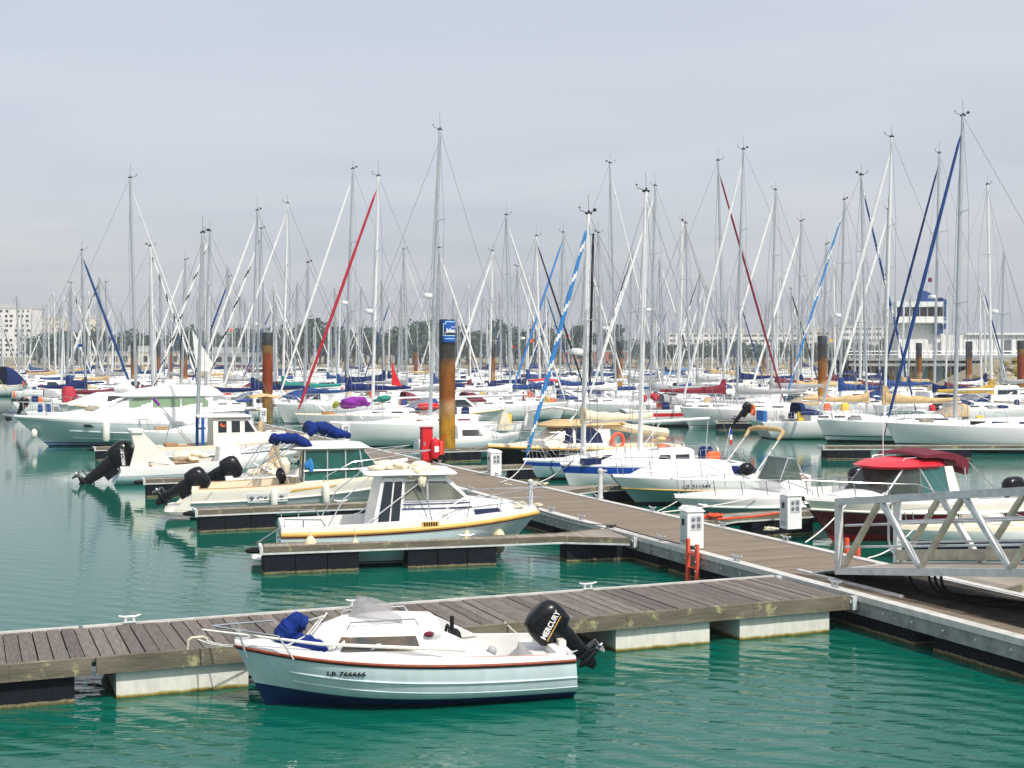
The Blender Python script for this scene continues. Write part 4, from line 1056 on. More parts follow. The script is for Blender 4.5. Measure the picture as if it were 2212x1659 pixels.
def crumple(b, pth, rad, n=13, rng=random.Random(31), per=7):
    pts = []; rr = []; m = len(pth)
    for k in range(m-1):
        for i in range(per):
            t = i/per; p0, p1, p2, p3 = (Vector(pth[max(0, k-1)]), Vector(pth[k]), Vector(pth[k+1]), Vector(pth[min(m-1, k+2)]))
            p = .5*(2*p1+(p2-p0)*t+(2*p0-5*p1+4*p2-p3)*t*t+(3*p1-p0-3*p2+p3)*t**3); r = lerp(rad[k], rad[k+1], t)
            pts.append(p+Vector([rng.uniform(-.13, .13)*r for _ in range(3)])); rr.append(r*rng.uniform(.80, 1.16))
    o = len(b.v); b.tube(pts, rr, n)
    for i in range(o, len(b.v)): b.v[i] = tuple(c+rng.uniform(-.10, .10)*rad[0] for c in b.v[i])
    return b

def fishing_boat():
    L = 4.62; hd = Vector((-.974, -.225, 0)); c = Vector((-1.55, 18.80, 0))
    root, _ = boat_root('fishing_boat', 'small white cabin fishing boat with navy bottom and black outboard beside the grey plank walkway', 'fishing boat', c-hd*L/2, c+hd*L/2)
    h = Hull(L, 1.92, .86, .60, .3, .42, -.06, .86, .42, 2.5, 3.2, 1.3, .7, 1.9, .04)
    af = lambda t: .12+.06*t+.14*t**3
    h.mesh(root, [('k', 0), (af, 0), (lambda t: af(t)+.10, 1), (('s', .16), 1), (('s', .04), 2), (('s', 0), 2)], ['navy', 'hull_near', 'hull_near'], 30)
    for dz, r in ((-.26, .012), (-.40, .009)): h.rail(root, 'hull_near', r, dz, .0, .86, 'strake', 24, out=-.003)
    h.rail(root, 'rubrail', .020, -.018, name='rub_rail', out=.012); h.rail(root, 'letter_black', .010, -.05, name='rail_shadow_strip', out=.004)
    h.deck(root, ['deck_white', 'deck_white'], [(.05, .42, .16)], .20, .05, rim=.025)
    cb = Cabin([(-.45, .60, 1.09, .72, .60, .08, .04), (.15, .62, 1.13, .72, .58, .09, .05), (.80, .65, 1.11, .68, .50, .10, .05), (1.10, .68, 1.02, .60, .40, .10, .05), (1.32, .70, .88, .50, .30, .08, .04), (1.50, .72, .75, .40, .22, .02, .02)])
    cb.mesh(root, 'gel')
    cb.windows(root, [[(-.16, .80), (1.02, .80), (.90, .985), (-.10, .985)]], 'glass_cabin', 'gel_cream')
    for sg in (1, -1):
        panel(root, [(-.44, sg*.71, .62), (-.44, sg*.60, 1.05), (-.62, sg*.62, .97), (-1.22, sg*.71, .66)], 'gel', .03, 'coaming_wing')
        panel(root, [(.76, 0, 1.14), (.63, 0, 1.46), (.36, sg*.30, 1.36), (.08, sg*.44, 1.23), (.06, sg*.50, 1.10), (.5, sg*.40, 1.14)], 'glass_screen', .008, 'windscreen')
    tubes(root, 'hand_rail', 'steel', [[(.82, s*.46, 1.08), (.78, s*.46, 1.17), (-.1, s*.5, 1.19), (-.16, s*.5, 1.10)] for s in (1, -1)], .011)
    o = MB(); o.blob((-.28, .635, 1.0), .075, .05, .04, 0, 10, 6); o.build('navigation_light', 'wine', root)
    o = MB(); o.blob((-.37, .63, .985), .08, .05, .045, 0, 10, 6); o.build('light_lens', 'glass_clear', root)
    tubes(root, 'bow_rail', 'steel', [[(1.55, s*.62, .74), (1.75, s*.55, 1.05), (2.35, s*.18, 1.10), (2.62, 0, 1.12)] for s in (1, -1)] + [[(2.15, s*.25, .72), (2.28, s*.22, 1.09)] for s in (1, -1)])
    # helm, seat, thwarts, stern locker
    o = MB(); o.tube([(-.62, .18+.16*math.cos(a), .86+.16*math.sin(a)) for a in [2*math.pi*k/14 for k in range(15)]], .02, 6); o.tube([(-.62, .02, .86), (-.62, .34, .86)], .014, 5); o.tube([(-.62, .18, .86), (-.46, .18, .82)], .025, 6); o.build('steering_wheel', 'blackmatt', root)
    o = MB(); o.blob((-.78, -.15, .78), .10, .22, .12, 0, 10, 6); o.box(-.84, -.70, -.26, -.04, .5, .76); o.tube([(-.74, -.15, .85), (-.74, -.14, 1.08)], .03, 6); o.build('helm_seat', 'blackmatt', root)
    o = MB(); o.tube([(-.86, .30, .66), (-1.15, .42, .68)], .02, 6); o.blob((-1.2, .44, .68), .07, .06, .08, 0, 8, 6); o.build('engine_lever', 'panel_grey', root)
    o = MB(); o.box(-2.25, -1.85, -.72, .72, .17, .56); o.box(-1.3, -1.0, -.7, -.2, .17, .46); o.build('stern_locker', 'deck_white', root)
    o = MB(); o.box(-2.32, -2.22, -.28, .28, .45, .74); o.build('motor_bracket', 'gel_cream', root)
    tubes(root, 'side_strip', 'rubrail', [[(-.75, .75, .68), (-1.95, .73, .645)]], .014)
    lumps(root, 'rope_heap', 'rope_white', [(1.95, .12, .82, .16, .13, .05), (1.8, .2, .80, .13, .1, .04), (2.12, -.05, .84, .1, .1, .05)], 3)
    for x, y in ((2.2, .0), (-2.25, .75), (-2.25, -.75)):
        q = cleat(x, y, h.zx(x)+.03, 0, .55); q.build('cleat', 'steel', root)
    outboard(root, -2.20, .72, 0, .97, 44, 'MERCURY', 1, 'black', True, (-.50, 0, .86), .80)
    hull_text(h, root, 'LR 766666', 'letter_black', 1.12, .525, .085, 1, .50, .0025)
    # folded spray canopy in a navy bag on the foredeck
    o = MB(); rng = random.Random(8)
    for pth, r in (([(1.62, .02, 0.82), (1.64, .05, .98), (1.50, .08, 1.16), (1.34, .08, 1.10)], .13), ([(1.60, .0, 0.80), (1.45, .16, .86), (1.25, .34, 0.84), (1.05, .52, 0.74)], .12), ([(1.66, -.1, 0.80), (1.55, -.12, .95), (1.38, -.02, 1.12)], .11)):
        crumple(o, pth, [r*.9, r*1.1, r, r*.7][:len(pth)], 15, rng, 9)
    soft(o.build('folded_canopy', 'coverblue', root, sharp=180))
    panel(root, [(1.28, .44, 0.74), (.98, .62, 0.70), (1.02, .50, .86), (1.22, .30, .98)], 'glass_clear', .006, 'canopy_window')
    tubes(root, 'canopy_frame', 'edge_beam', [[(1.75, .28, .80), (1.38, .30, .98)], [(1.1, .05, 1.2), (1.36, .0, 1.12)], [(1.30, .2, .98), (1.05, -.05, 1.22)], [(1.38, .2, .94), (1.12, -.05, 1.18)]], .012)
    b = MB(); q = root.matrix_basis
    b.tube([q @ Vector((2.75, .12, 1.10)), q @ Vector((1.2, .56, .92)), q @ Vector((-.75, .84, .80))], [.012, .022, .026], 8)
    tag(b.build('boat_pole', 'rope_white'), 'long cream boat pole laid along the cabin side of the small fishing boat', 'pole')
    bow = q @ Vector((2.30, .05, .83))
    hoop = D(u_at(427, .15), .16, ZD+.16)
    rope('pale rope from the bow of the fishing boat to the metal hoop on the walkway', bow, hoop, .03, .010)
    rope('second pale rope from the fishing boat bow to the walkway edge', q @ Vector((2.15, -.2, .82)), hoop+Vector((.1, .05, -.02)), .05, .009)
    rope('rope from the fishing boat stern to the walkway', q @ Vector((-2.2, -.75, .52)), D(u_at(1090, .2), .2, ZD+.04), .08, .012, 'rope')
mat('hull_near', (.60,.70,.735), .3, var=.10, scale=3.5, stretch=(1,1,.35), detail=8)  # white hull, pale blue of shade and water reflection put into the colour
mat('glass_cabin', (.05,.06,.06), .08, var=.8, scale=2.5, c2=(.20,.13,.09))
mat('glass_screen', (.40,.39,.40), .12, var=.12, alpha=.42)
fishing_boat()

def cruiser_orange():
    root, L = boat_root('cabin_boat', 'white cabin boat with orange rub rail and cream canvas bundled on its wheelhouse roof', 'cabin boat', XY(604, 31.0), XY(1163, 32.3))
    h = Hull(L, 2.35, 1.08, .82, .35, .95, -.05, .86, .42, 2.5, 3.2, 1.2, .9, 1.8, .05)
    h.mesh(root, [('k', 0), (.05, 0), (.08, 1), (.11, 0), (.13, 1), (.45, 1), (('s', .13), 1), (('s', .07), 2), (('s', 0), 1)], ['antifoul_dark', 'gel_pale', 'wine'], 30)
    h.rail(root, 'rubcream', .05, -.045, out=.012)
    h.deck(root, ['deck_white', 'deck_white'], [(.03, .34, .22)], .18, .06, rim=.10)
    cb = Cabin([(-1.04, .78, .90, .93, .92, .03, .0), (-.80, .79, 2.03, .93, .78, .07, .05), (.55, .85, 2.03, .93, .75, .08, .06), (.72, .87, 1.99, .92, .73, .10, .06), (1.34, .92, 1.40, .86, .68, .08, .06), (2.3, 1.0, 1.27, .56, .42, .07, .06), (2.72, 1.06, 1.10, .32, .24, .02, .02)])
    cb.mesh(root, 'gel', 'wheelhouse')
    o = MB(); o.loft([rrect(-1.14, .94, 1.78, 2.035, 4, .12), rrect(-1.18, .98, 1.86, 2.07, 4, .12), rrect(-1.14, .92, 1.74, 2.13, 4, .14), rrect(-.9, .7, 1.3, 2.16, 4, .2)]); o.build('roof', 'gel', root, sharp=60)
    cb.windows(root, [[(-.28, 1.47), (.24, 1.47), (.24, 1.91), (-.26, 1.91)], [(.28, 1.47), (1.20, 1.47), (.70, 1.90), (.28, 1.91)]], 'glass_smoke2', 'alu')
    cb.windows(root, [[(-.92, .92), (-.66, .92), (-.54, 1.91), (-.74, 1.91)], [(-.62, .92), (-.42, .92), (-.32, 1.91), (-.50, 1.91)]], 'glass_dark', 'alu', name='door_pane')
    cb.windows(root, [[(1.42, 1.02), (2.10, 1.12), (1.98, 1.22), (1.36, 1.22)]], 'glass_navy', 'gel_grey')
    cb.windows(root, [[(-.32, 1.38), (1.26, 1.38), (1.26, 1.40), (-.32, 1.40)], [(-.34, 1.27), (1.32, 1.27), (1.32, 1.295), (-.34, 1.295)]], 'navy', name='stripe')
    panel(root, [(1.31, .60, 1.47), (1.31, -.60, 1.47), (.78, -.62, 1.96), (.78, .62, 1.96)], 'glass_smoke2', .014, 'windscreen', .03)
    lumps(root, 'folded_canopy', 'creamcloth', [(-.75, -.1, 2.22, .42, .5, .12), (-.35, -.35, 2.24, .36, .35, .13), (.05, -.55, 2.22, .32, .28, .12), (-.05, -.80, 2.08, .20, .15, .20), (.32, -.62, 2.16, .22, .2, .10), (-.5, .3, 2.22, .4, .4, .11), (.12, -.88, 1.92, .11, .07, .16)], 5, 13)
    tubes(root, 'canopy_frame', 'steel', [[(.45, s*.80, 2.16), (-1.15, s*1.0, 1.0), (-1.9, s*1.02, .82)] for s in (1, -1)] + [[(-1.1, s*.85, 2.03), (-1.7, s*1.0, 1.55), (-2.1, s*1.02, .85)] for s in (1, -1)] + [[(.0, -.98, 2.0), (.25, -1.0, 1.4), (.35, -1.0, .88)]], .016)
    h.pulpit(root, .56, .52, 3, mid=True, r=.014)
    tubes(root, 'stern_rail', 'steel', [[(-3.0, s*.95, .8), (-3.02, s*.95, 1.12), (-2.2, s*1.03, 1.10), (-2.05, s*1.03, .85)] for s in (1, -1)] + [[(-2.6, s*1.0, .8), (-2.6, s*1.0, 1.11)] for s in (1, -1)] + [[(-3.05, -.92, .35), (-3.35, -.6, .22), (-3.62, -.5, .55), (-3.0, -.6, .95)]], .016)
    o = MB(); o.loft([rrect(-3.72, -2.95, 1.7, .16, 4, .2), rrect(-3.74, -2.95, 1.76, .22, 4, .2), rrect(-3.70, -2.95, 1.68, .27, 4, .2)]); o.build('swim_platform', 'gel', root)
    o = MB()
    for y in (-.62, -.48): o.blob((-L/2-.01, y, .52), .02, .05, .08, 0, 8, 6)
    o.build('drain_cap', 'navy', root)
    ys = h.side(.3, .98)
    o = MB(); yy = h.bx(.3)+.012
    for k in range(6): o.box(.12+.055*k, .155+.055*k, -yy-.02, -yy+.02, h.zx(.3)-.01, h.zx(.3)+.09)
    o.build('vent_grille', 'blackmatt', root)
    o = MB(); o.box(.08, .47, -yy-.012, -yy+.02, h.zx(.3)-.03, h.zx(.3)+.105); o.build('vent_plate', 'rubcream', root)
    s1 = -(cb.y(.3, 1.18)+.012)
    text('lettering', 'Sea Rover', 'letter_grey', root, (.02, s1, 1.07), (1, 0, 0), (0, .14, 1), .165, .3, .001, .70)
    text('lettering', '590', 'letter_grey', root, (-.32, -(cb.y(-.2, 1.34)+.014), 1.305), (1, 0, 0), (0, .14, 1), .12, .25, .001, .27)
    lumps(root, 'anchor', 'rope', [(3.05, -.1, 1.22, .14, .06, .05), (2.5, -.3, 1.22, .18, .1, .05), (2.75, .1, 1.24, .12, .08, .05)], 6)
    q = root.matrix_basis
    for i, (x, z, r, lab) in enumerate(((-2.45, .46, .13, 'cream fender nearest the stern of the orange railed boat'), (-1.45, .40, .09, 'small cream fender amidships on the orange railed boat'), (1.15, .50, .085, 'slim cream fender forward on the orange railed boat'), (2.0, .42, .15, 'fat cream fender under the bow of the orange railed boat'))):
        y = -(h.side(x, z+.1)+r*.8); a = q @ Vector((x, y, z)); b_ = q @ Vector((x, -h.bx(x)-.01, h.zx(x)+.08)); fender(lab, a, b_, r, .42 if r < .12 else .5, 'fender_cream')
    rope('dark rope from the stern of the orange railed boat to the finger tip', q @ Vector((-2.75, -.95, .86)), q @ Vector((-3.75, -1.2, .62)), .02, .012, 'rope_dark')
    rope('dark rope from the bow of the orange railed boat to a cleat on the dock', q @ Vector((3.0, 0, 1.12)), D(.12, 9.9, ZD+.1), .10, .012, 'rope_dark')
    rope('long dark rope along the near dock edge past the short grey post', D(.12, 9.9, ZD+.1), D(.12, 6.0, ZD+.1), .03, .014, 'rope_dark')
mat('glass_smoke2', (.07,.075,.06), .06, var=.5, scale=1.4, c2=(.24,.25,.20), alpha=.85)
cruiser_orange()

def cruiser_cream():
    root, L = boat_root('cabin_boat', 'cream cabin boat with green tinted wheelhouse glass and a navy folded canopy', 'cabin boat', XY(415, 40.0), XY(925, 41.6))
    h = Hull(L, 2.55, 1.30, .82, .35, .9, -.05, .88, .42, 2.5, 3.2, 1.2, .8, 1.7, .05)
    h.mesh(root, [('k', 0), (.05, 0), (.10, 1), (.4, 2), (lambda t: h.zs(t)-.30-.02*t, 2), (('s', .03), 3), (('s', 0), 3)], ['antifoul_dark', 'gel_grey', 'gel_grey', 'gel_cream'], 30)
    h.rail(root, 'gel_cream', .03, -.30, .0, 1, 'rub_rail')
    h.deck(root, ['deck_cream', 'deck_cream'], [(.03, .44, .25)], .2, .06, rim=.06)
    tubes(root, 'teak_trim', 'teak', [[(x*L, s*(h.bx(x*L)-.10), h.zx(x*L)+.09) for x in (-.47, -.35, -.2, -.08)] for s in (1, -1)] + [[(-.47*L, y, .92) for y in (-1, 0, 1)]], .022)
    cb = Cabin([(-.35, .85, 1.08, .98, .96, .04, .0), (1.45, .95, 1.15, .96, .92, .04, .0), (1.9, 1.02, 1.44, .90, .74, .1, .06), (2.9, 1.15, 1.36, .55, .42, .1, .05), (3.2, 1.22, 1.26, .3, .2, .03, .02)])
    cb.mesh(root, 'gel_cream', 'wheelhouse')
    W_ = .88
    for s in (1, -1):
        for x0, x1, xt0, xt1 in ((-.30, .35, -.25, .36), (.40, .90, .41, .90), (.95, 1.46, .95, 1.34)):
            panel(root, [(x0, s*(W_+.06), 1.06), (x1, s*(W_+.06), 1.06), (xt1, s*(W_-.08), 1.98), (xt0, s*(W_-.08), 1.98)][::s], 'glass_green', .01)
        panel(root, [(1.50, s*(W_+.03), 1.12), (1.92, s*.70, 1.42), (1.46, s*.74, 1.98), (1.36, s*(W_-.08), 1.98)][::s], 'glass_green', .01)
    panel(root, [(1.93, .68, 1.44), (1.93, -.68, 1.44), (1.47, -.72, 1.98), (1.47, .72, 1.98)], 'glass_green', .01, 'windscreen')
    tubes(root, 'window_pillar', 'alu', [[(x, s*(W_+.065), 1.05), (xt, s*(W_-.075), 2.0)] for s in (1, -1) for x, xt in ((-.33, -.28), (.375, .385), (.925, .925), (1.48, 1.35))] + [[(1.93, s*.70, 1.42), (1.46, s*.74, 2.0)] for s in (1, -1)] + [[(-.33, s*(W_+.07), 1.38), (1.50, s*(W_+.04), 1.42)] for s in (-1,)], .024)
    o = MB(); o.loft([rrect(-.75, 1.62, 1.72, 1.98, 4, .2), rrect(-.80, 1.70, 1.84, 2.04, 4, .2), rrect(-.72, 1.52, 1.7, 2.14, 4, .22), rrect(-.3, 1.1, 1.1, 2.19, 4, .25)]); o.build('roof', 'gel', root, sharp=60)
    o = MB(); o.box(.3, .9, -.6, -.15, .3, 1.25); o.box(.1, .25, -.6, -.15, .9, 1.45); o.box(1.2, 1.6, -.8, .8, .5, 1.35); o.box(-.2, .2, .2, .7, .3, 1.2); o.build('cockpit_furniture', 'interior', root)
    panel(root, [(-.42, -.84, .9), (-.42, -.40, .9), (-.36, -.40, 1.95), (-.36, -.80, 1.95)], 'glass_smoke', .02, 'door_pane')
    lumps(root, 'hanging_towel', 'skyblue', [(-.18, -.99, 1.58, .13, .03, .24)], 2)
    o = MB(); crumple(o, [(-1.15, -.35, 2.18), (-.9, -.7, 2.36), (-.45, -.80, 2.28), (-.0, -.82, 2.05)], [.09, .17, .18, .05]); crumple(o, [(-1.2, .8, 2.2), (-1.15, .0, 2.34), (-1.05, -.5, 2.28)], [.1, .14, .1]); soft(o.build('folded_canopy', 'coverblue', root, sharp=180))
    tubes(root, 'canopy_frame', 'steel', [[(-1.0, s*.9, 2.26), (-1.75, s*1.08, 1.0)] for s in (1, -1)] + [[(-.6, s*.92, 2.2), (-2.0, s*1.1, .98)] for s in (1, -1)] + [[(-1.2, s*.9, 2.2), (-.75, s*1.05, 1.0)] for s in (1, -1)], .016)
    o = MB(); o.blob((-.95, -.55, 1.18), .14, .14, .20, 0); o.box(-1.05, -.85, -.65, -.45, .3, 1.0); o.blob((-.95, .5, 1.18), .14, .14, .20, 0); o.build('helm_seat', 'black', root)
    o = MB(); o.loft([rrect(-4.35, -3.55, 2.1, .20, 4, .2), rrect(-4.38, -3.55, 2.16, .27, 4, .2), rrect(-4.3, -3.55, 2.06, .33, 4, .2)]); o.prism([(-3.55, -1.08, .3), (-4.1, -1.08, .3), (-3.45, -1.08, .88)], (0, .14, 0)); o.prism([(-3.55, .94, .3), (-4.1, .94, .3), (-3.45, .94, .88)], (0, .14, 0)); o.build('swim_platform', 'gel_cream', root)
    outboard(root, -3.62, .82, .0, 1.22, 58, None, leg=.9)
    h.pulpit(root, .54, .55, 3, r=.015, mid=False)
    yv = -(h.side(-.2, 1.0)+.004)
    o = MB(); o.prism([(-.75, -(h.side(-.75, .83)+.02), .80), (.5, -(h.side(.5, .93)+.02), .93), (.62, -(h.side(.6, .98)+.02), .98), (-.70, -(h.side(-.75, .88)+.02), .87)], (0, .03, 0)); o.build('side_vent', 'rubcream', root)
    def plate(x0, x1, z0, z1, word, wd):
        y = -(h.side((x0+x1)/2, (z0+z1)/2)+.008)
        o = MB(); o.box(x0, x1, y-.01, y+.02, z0, z1); o.build('registration_plate', 'gel_grey', root)
        text('lettering', word, 'letter_black', root, (x0+.04, y-.014, z0+.05), (1, 0, 0), (0, 0, 1), .19, 0, .004, wd)
    plate(-1.98, -1.35, .50, .76, '9 C6', .54); plate(-1.12, -.82, .52, .78, '8', .14)
    q = root.matrix_basis
    for x, z, lab in ((-1.22, .60, 'white fender over the registration of the cream cabin boat'), (.30, .70, 'white fender amidships on the cream cabin boat'), (2.02, .90, 'white fender forward on the cream cabin boat')):
        y = -(h.side(x, z)+.10); fender(lab, q @ Vector((x, y, z)), q @ Vector((x, -h.bx(x), h.zx(x)+.03)), .105, .55, 'fender')
    rope('orange brown rope from the cream boat stern to the finger tip', q @ Vector((-2.9, -1.1, .9)), q @ Vector((-3.6, -1.65, .62)), .04, .012, 'rope')
cruiser_cream()

def open_bimini():
    root, L = boat_root('open_boat', 'white open boat with tilted black outboard and navy folded bimini behind the cream boat', 'motor boat', XY(486, 45.3), XY(880, 46.8))
    h = Hull(L, 2.4, 1.15, .66, .35, .8, -.05, .88, .42, 2.5, 3.2, 1.2, .8, 1.7, .05)
    h.mesh(root, [('k', 0), (.05, 0), (.10, 1), (.4, 1), (lambda t: h.zs(t)-.26, 1), (('s', .03), 2), (('s', 0), 2)], ['antifoul_dark', 'gel_grey', 'gel'], 26)
    h.deck(root, ['deck_white', 'deck_white'], [(.04, .62, .2)], .22, .06, rim=.05)
    o = MB(); o.loft([rrect(.25, 1.1, .9, .2, 3, .2), rrect(.3, 1.1, .86, 1.1, 3, .2), rrect(.55, 1.05, .7, 1.42, 3, .25)]); o.build('console', 'gel', root)
    panel(root, [(1.05, .4, 1.38), (1.05, -.4, 1.38), (.82, -.36, 1.85), (.82, .36, 1.85)], 'glass_clear', .01, 'windscreen')
    o = MB(); o.loft([rrect(-2.2, -1.6, 1.2, .25, 3, .2), rrect(-2.2, -1.6, 1.2, .72, 3, .2)]); o.loft([rrect(-.6, -.2, 1.0, .25, 3, .2), rrect(-.6, -.1, 1.0, .95, 3, .2)]); o.build('seat', 'deck_white', root)
    o = MB(); crumple(o, [(-.4, -1.0, 2.15), (-.1, -.9, 2.42), (.5, -.8, 2.22), (1.1, -.75, 2.05)], [.1, .22, .22, .08]); crumple(o, [(-.35, 1.0, 2.2), (-.3, 0, 2.42), (-.2, -.9, 2.30)], [.1, .18, .16]); soft(o.build('folded_bimini', 'coverblue', root, sharp=180))
    tubes(root, 'bimini_frame', 'steel', [[(.3, s*.95, 2.25), (-.9, s*1.1, .85)] for s in (1, -1)] + [[(-.3, s*1.0, 2.2), (.6, s*1.08, .95)] for s in (1, -1)] + [[(.9, s*.85, 2.1), (-.2, s*1.1, .9)] for s in (1, -1)], .018)
    outboard(root, -L/2-.02, .74, 0, 1.28, 62, None, leg=.9)
    lumps(root, 'net_heap', 'creamcloth', [(-1.7, -.3, .95, .4, .4, .30), (-1.3, .3, 1.0, .35, .35, .4), (-2.1, .4, .85, .3, .3, .2)], 9)
    o = MB(); o.prism([(-1.75, .2, 1.0), (-1.15, .2, .95), (-1.35, .2, 1.95), (-1.5, .2, 1.95)], (0, .05, 0)); o.build('folded_flag', 'tancloth', root)
    tubes(root, 'stern_gantry', 'steel', [[(-2.6, s*.8, .7), (-1.9, s*.6, 1.75), (-1.6, s*.55, 1.8)] for s in (1, -1)] + [[(-1.9, -.6, 1.75), (-1.9, .6, 1.75)], [(-2.2, -.7, 1.2), (-1.4, -.9, .8)], [(-2.7, -.9, .7), (-1.2, -.9, 1.65)]], .02)
    h.pulpit(root, .58, .5, 3, mid=False)
open_bimini()

def arch_boat():
    root, L = boat_root('open_boat', 'white speedboat with slanted cream arch and a huge black outboard raised clear of the water', 'speedboat', XY(258, 50.6), XY(640, 52.8))
    h = Hull(L, 2.4, 1.0, .50, .3, .8, -.25, .9, .42, 2.5, 3.6, 1.25, .6, 1.6, .05)
    h.mesh(root, [('k', 0), (.04, 1), (.2, 1), (lambda t: .6*h.zs(t), 1), (lambda t: .6*h.zs(t)+.035, 2), (('s', .03), 3), (('s', 0), 3)], ['antifoul_dark', 'gel_pale', 'panel_grey', 'gel'], 26)
    h.deck(root, ['deck_white', 'deck_cream'], [(.06, .55, .2)], .26, .06, rim=.1)
    for s in (1, -1):
        o = MB(); o.prism([(-3.05, s*.95, .60), (-2.35, s*.95, .60), (-2.35, s*.95, .85), (-1.35, s*.95, .68), (-2.55, s*.88, 1.95), (-3.0, s*.88, 2.02), (-2.85, s*.9, 1.4)], (0, s*-.14, 0)); o.build('arch_side', 'gel_cream', root)
    o = MB(); o.loft([rrect(-3.05, -2.5, 1.9, 1.93, 3, .2), rrect(-3.05, -2.5, 1.9, 2.03, 3, .2)]); o.build('arch_top', 'gel', root)
    o = MB(); o.box(-2.7, -2.2, -.9, .9, .55, .66); o.box(-1.4, -.4, -1.0, .9, .62, .70); o.build('teak_seat', 'teak', root)
    lumps(root, 'net_heap', 'creamcloth', [(-.9, -.5, .95, .5, .4, .25), (-.4, -.3, 1.0, .4, .4, .2)], 4)
    o = MB(); o.loft([rrect(.2, 1.2, 1.5, .7, 3, .2), rrect(.3, 1.1, 1.3, 1.3, 3, .2)]); o.build('console', 'gel', root)
    outboard(root, -L/2-.1, .60, 0, 1.78, 50, 'MERCURY', -1, 'black', False, (-.12, 0, 1), .92)
    h.pulpit(root, .6, .45, 3, mid=False)
    o = MB(); o.box(-2.1, -1.8, -(h.side(-1.9, .3)+.012), -(h.side(-1.9, .3)-.02), .26, .32); o.build('side_vent', 'panel_grey', root)
arch_boat()

def wheelhouse_boat():
    root, L = boat_root('wheelhouse_boat', 'small cream wheelhouse fishing boat with three dark side windows and a white flat roof', 'fishing boat', XY(338, 57.5), XY(668, 60))
    h = Hull(L, 2.5, 1.15, .80, .4, .6, -.1, .84, .44, 2.4, 2.6, 1.3, .6, 1.8, .05)
    h.mesh(root, [('k', 0), (.05, 0), (.5, 1), (lambda t: h.zs(t)-.30, 1), (lambda t: h.zs(t)-.22, 2), (('s', .03), 2), (('s', 0), 2)], ['antifoul_dark', 'gel_grey', 'gel'], 24)
    h.rail(root, 'gel_grey', .035, -.28, name='rub_rail')
    h.deck(root, ['deck_cream', 'deck_cream'], [(.04, .36, .3)], .16, .05, rim=.1)
    cb = Cabin([(-1.05, .85, 2.12, .85, .78, .06, .03), (.45, .9, 2.12, .85, .76, .06, .03), (.95, .92, 1.45, .80, .68, .08, .05), (1.9, 1.0, 1.30, .5, .4, .08, .04), (2.2, 1.05, 1.08, .3, .2, .02, .02)])
    cb.mesh(root, 'gel_cream', 'wheelhouse')
    o = MB(); o.loft([rrect(-1.6, .62, 1.76, 2.13, 4, .12), rrect(-1.64, .66, 1.84, 2.18, 4, .12), rrect(-1.55, .55, 1.7, 2.25, 4, .14)]); o.build('roof', 'gel', root)
    cb.windows(root, [[(-.85, 1.50), (-.48, 1.50), (-.48, 2.0), (-.85, 2.0)], [(-.27, 1.50), (.10, 1.50), (.10, 2.0), (-.27, 2.0)], [(.30, 1.50), (.78, 1.50), (.45, 2.0), (.30, 2.0)]], 'glass_dark', 'gel')
    y = -(cb.y(-.66, 1.75)+.016)
    o = MB(); o.prism([(-.78, y, 1.85), (-.70, y, 1.75), (-.74, y, 1.62), (-.64, y, 1.70), (-.56, y, 1.56), (-.58, y, 1.74), (-.52, y, 1.86), (-.64, y, 1.80), (-.70, y, 1.93)], (0, .012, 0)); o.build('window_sticker', 'orange', root)
    tubes(root, 'roof_post', 'sign_blue', [[(-1.5, s*.8, .85), (-1.5, s*.8, 2.14)] for s in (1, -1)], .07)
    o = MB(); o.box(-2.9, -1.7, -1.0, 1.0, .86, .90); o.box(-3.0, -2.5, -.5, .5, .9, 1.05); o.build('teak_bench', 'teak', root)
    tubes(root, 'fishing_rod', 'steel', [[(-1.9, -.6, 1.0), (-3.1, -.6, 2.5), (-3.4, -.6, 2.85)], [(-2.0, -.3, 1.0), (-3.1, -.3, 2.4)], [(-3.0, .3, .9), (-2.7, .3, 2.0)]], .022)
    o = MB(); o.tube([(-3.3, -.6, 2.72), (-3.55, -.6, 3.0)], .06, 7); o.build('rod_cover', 'purplecloth', root)
    h.pulpit(root, .6, .55, 3, mid=False)
wheelhouse_boat()

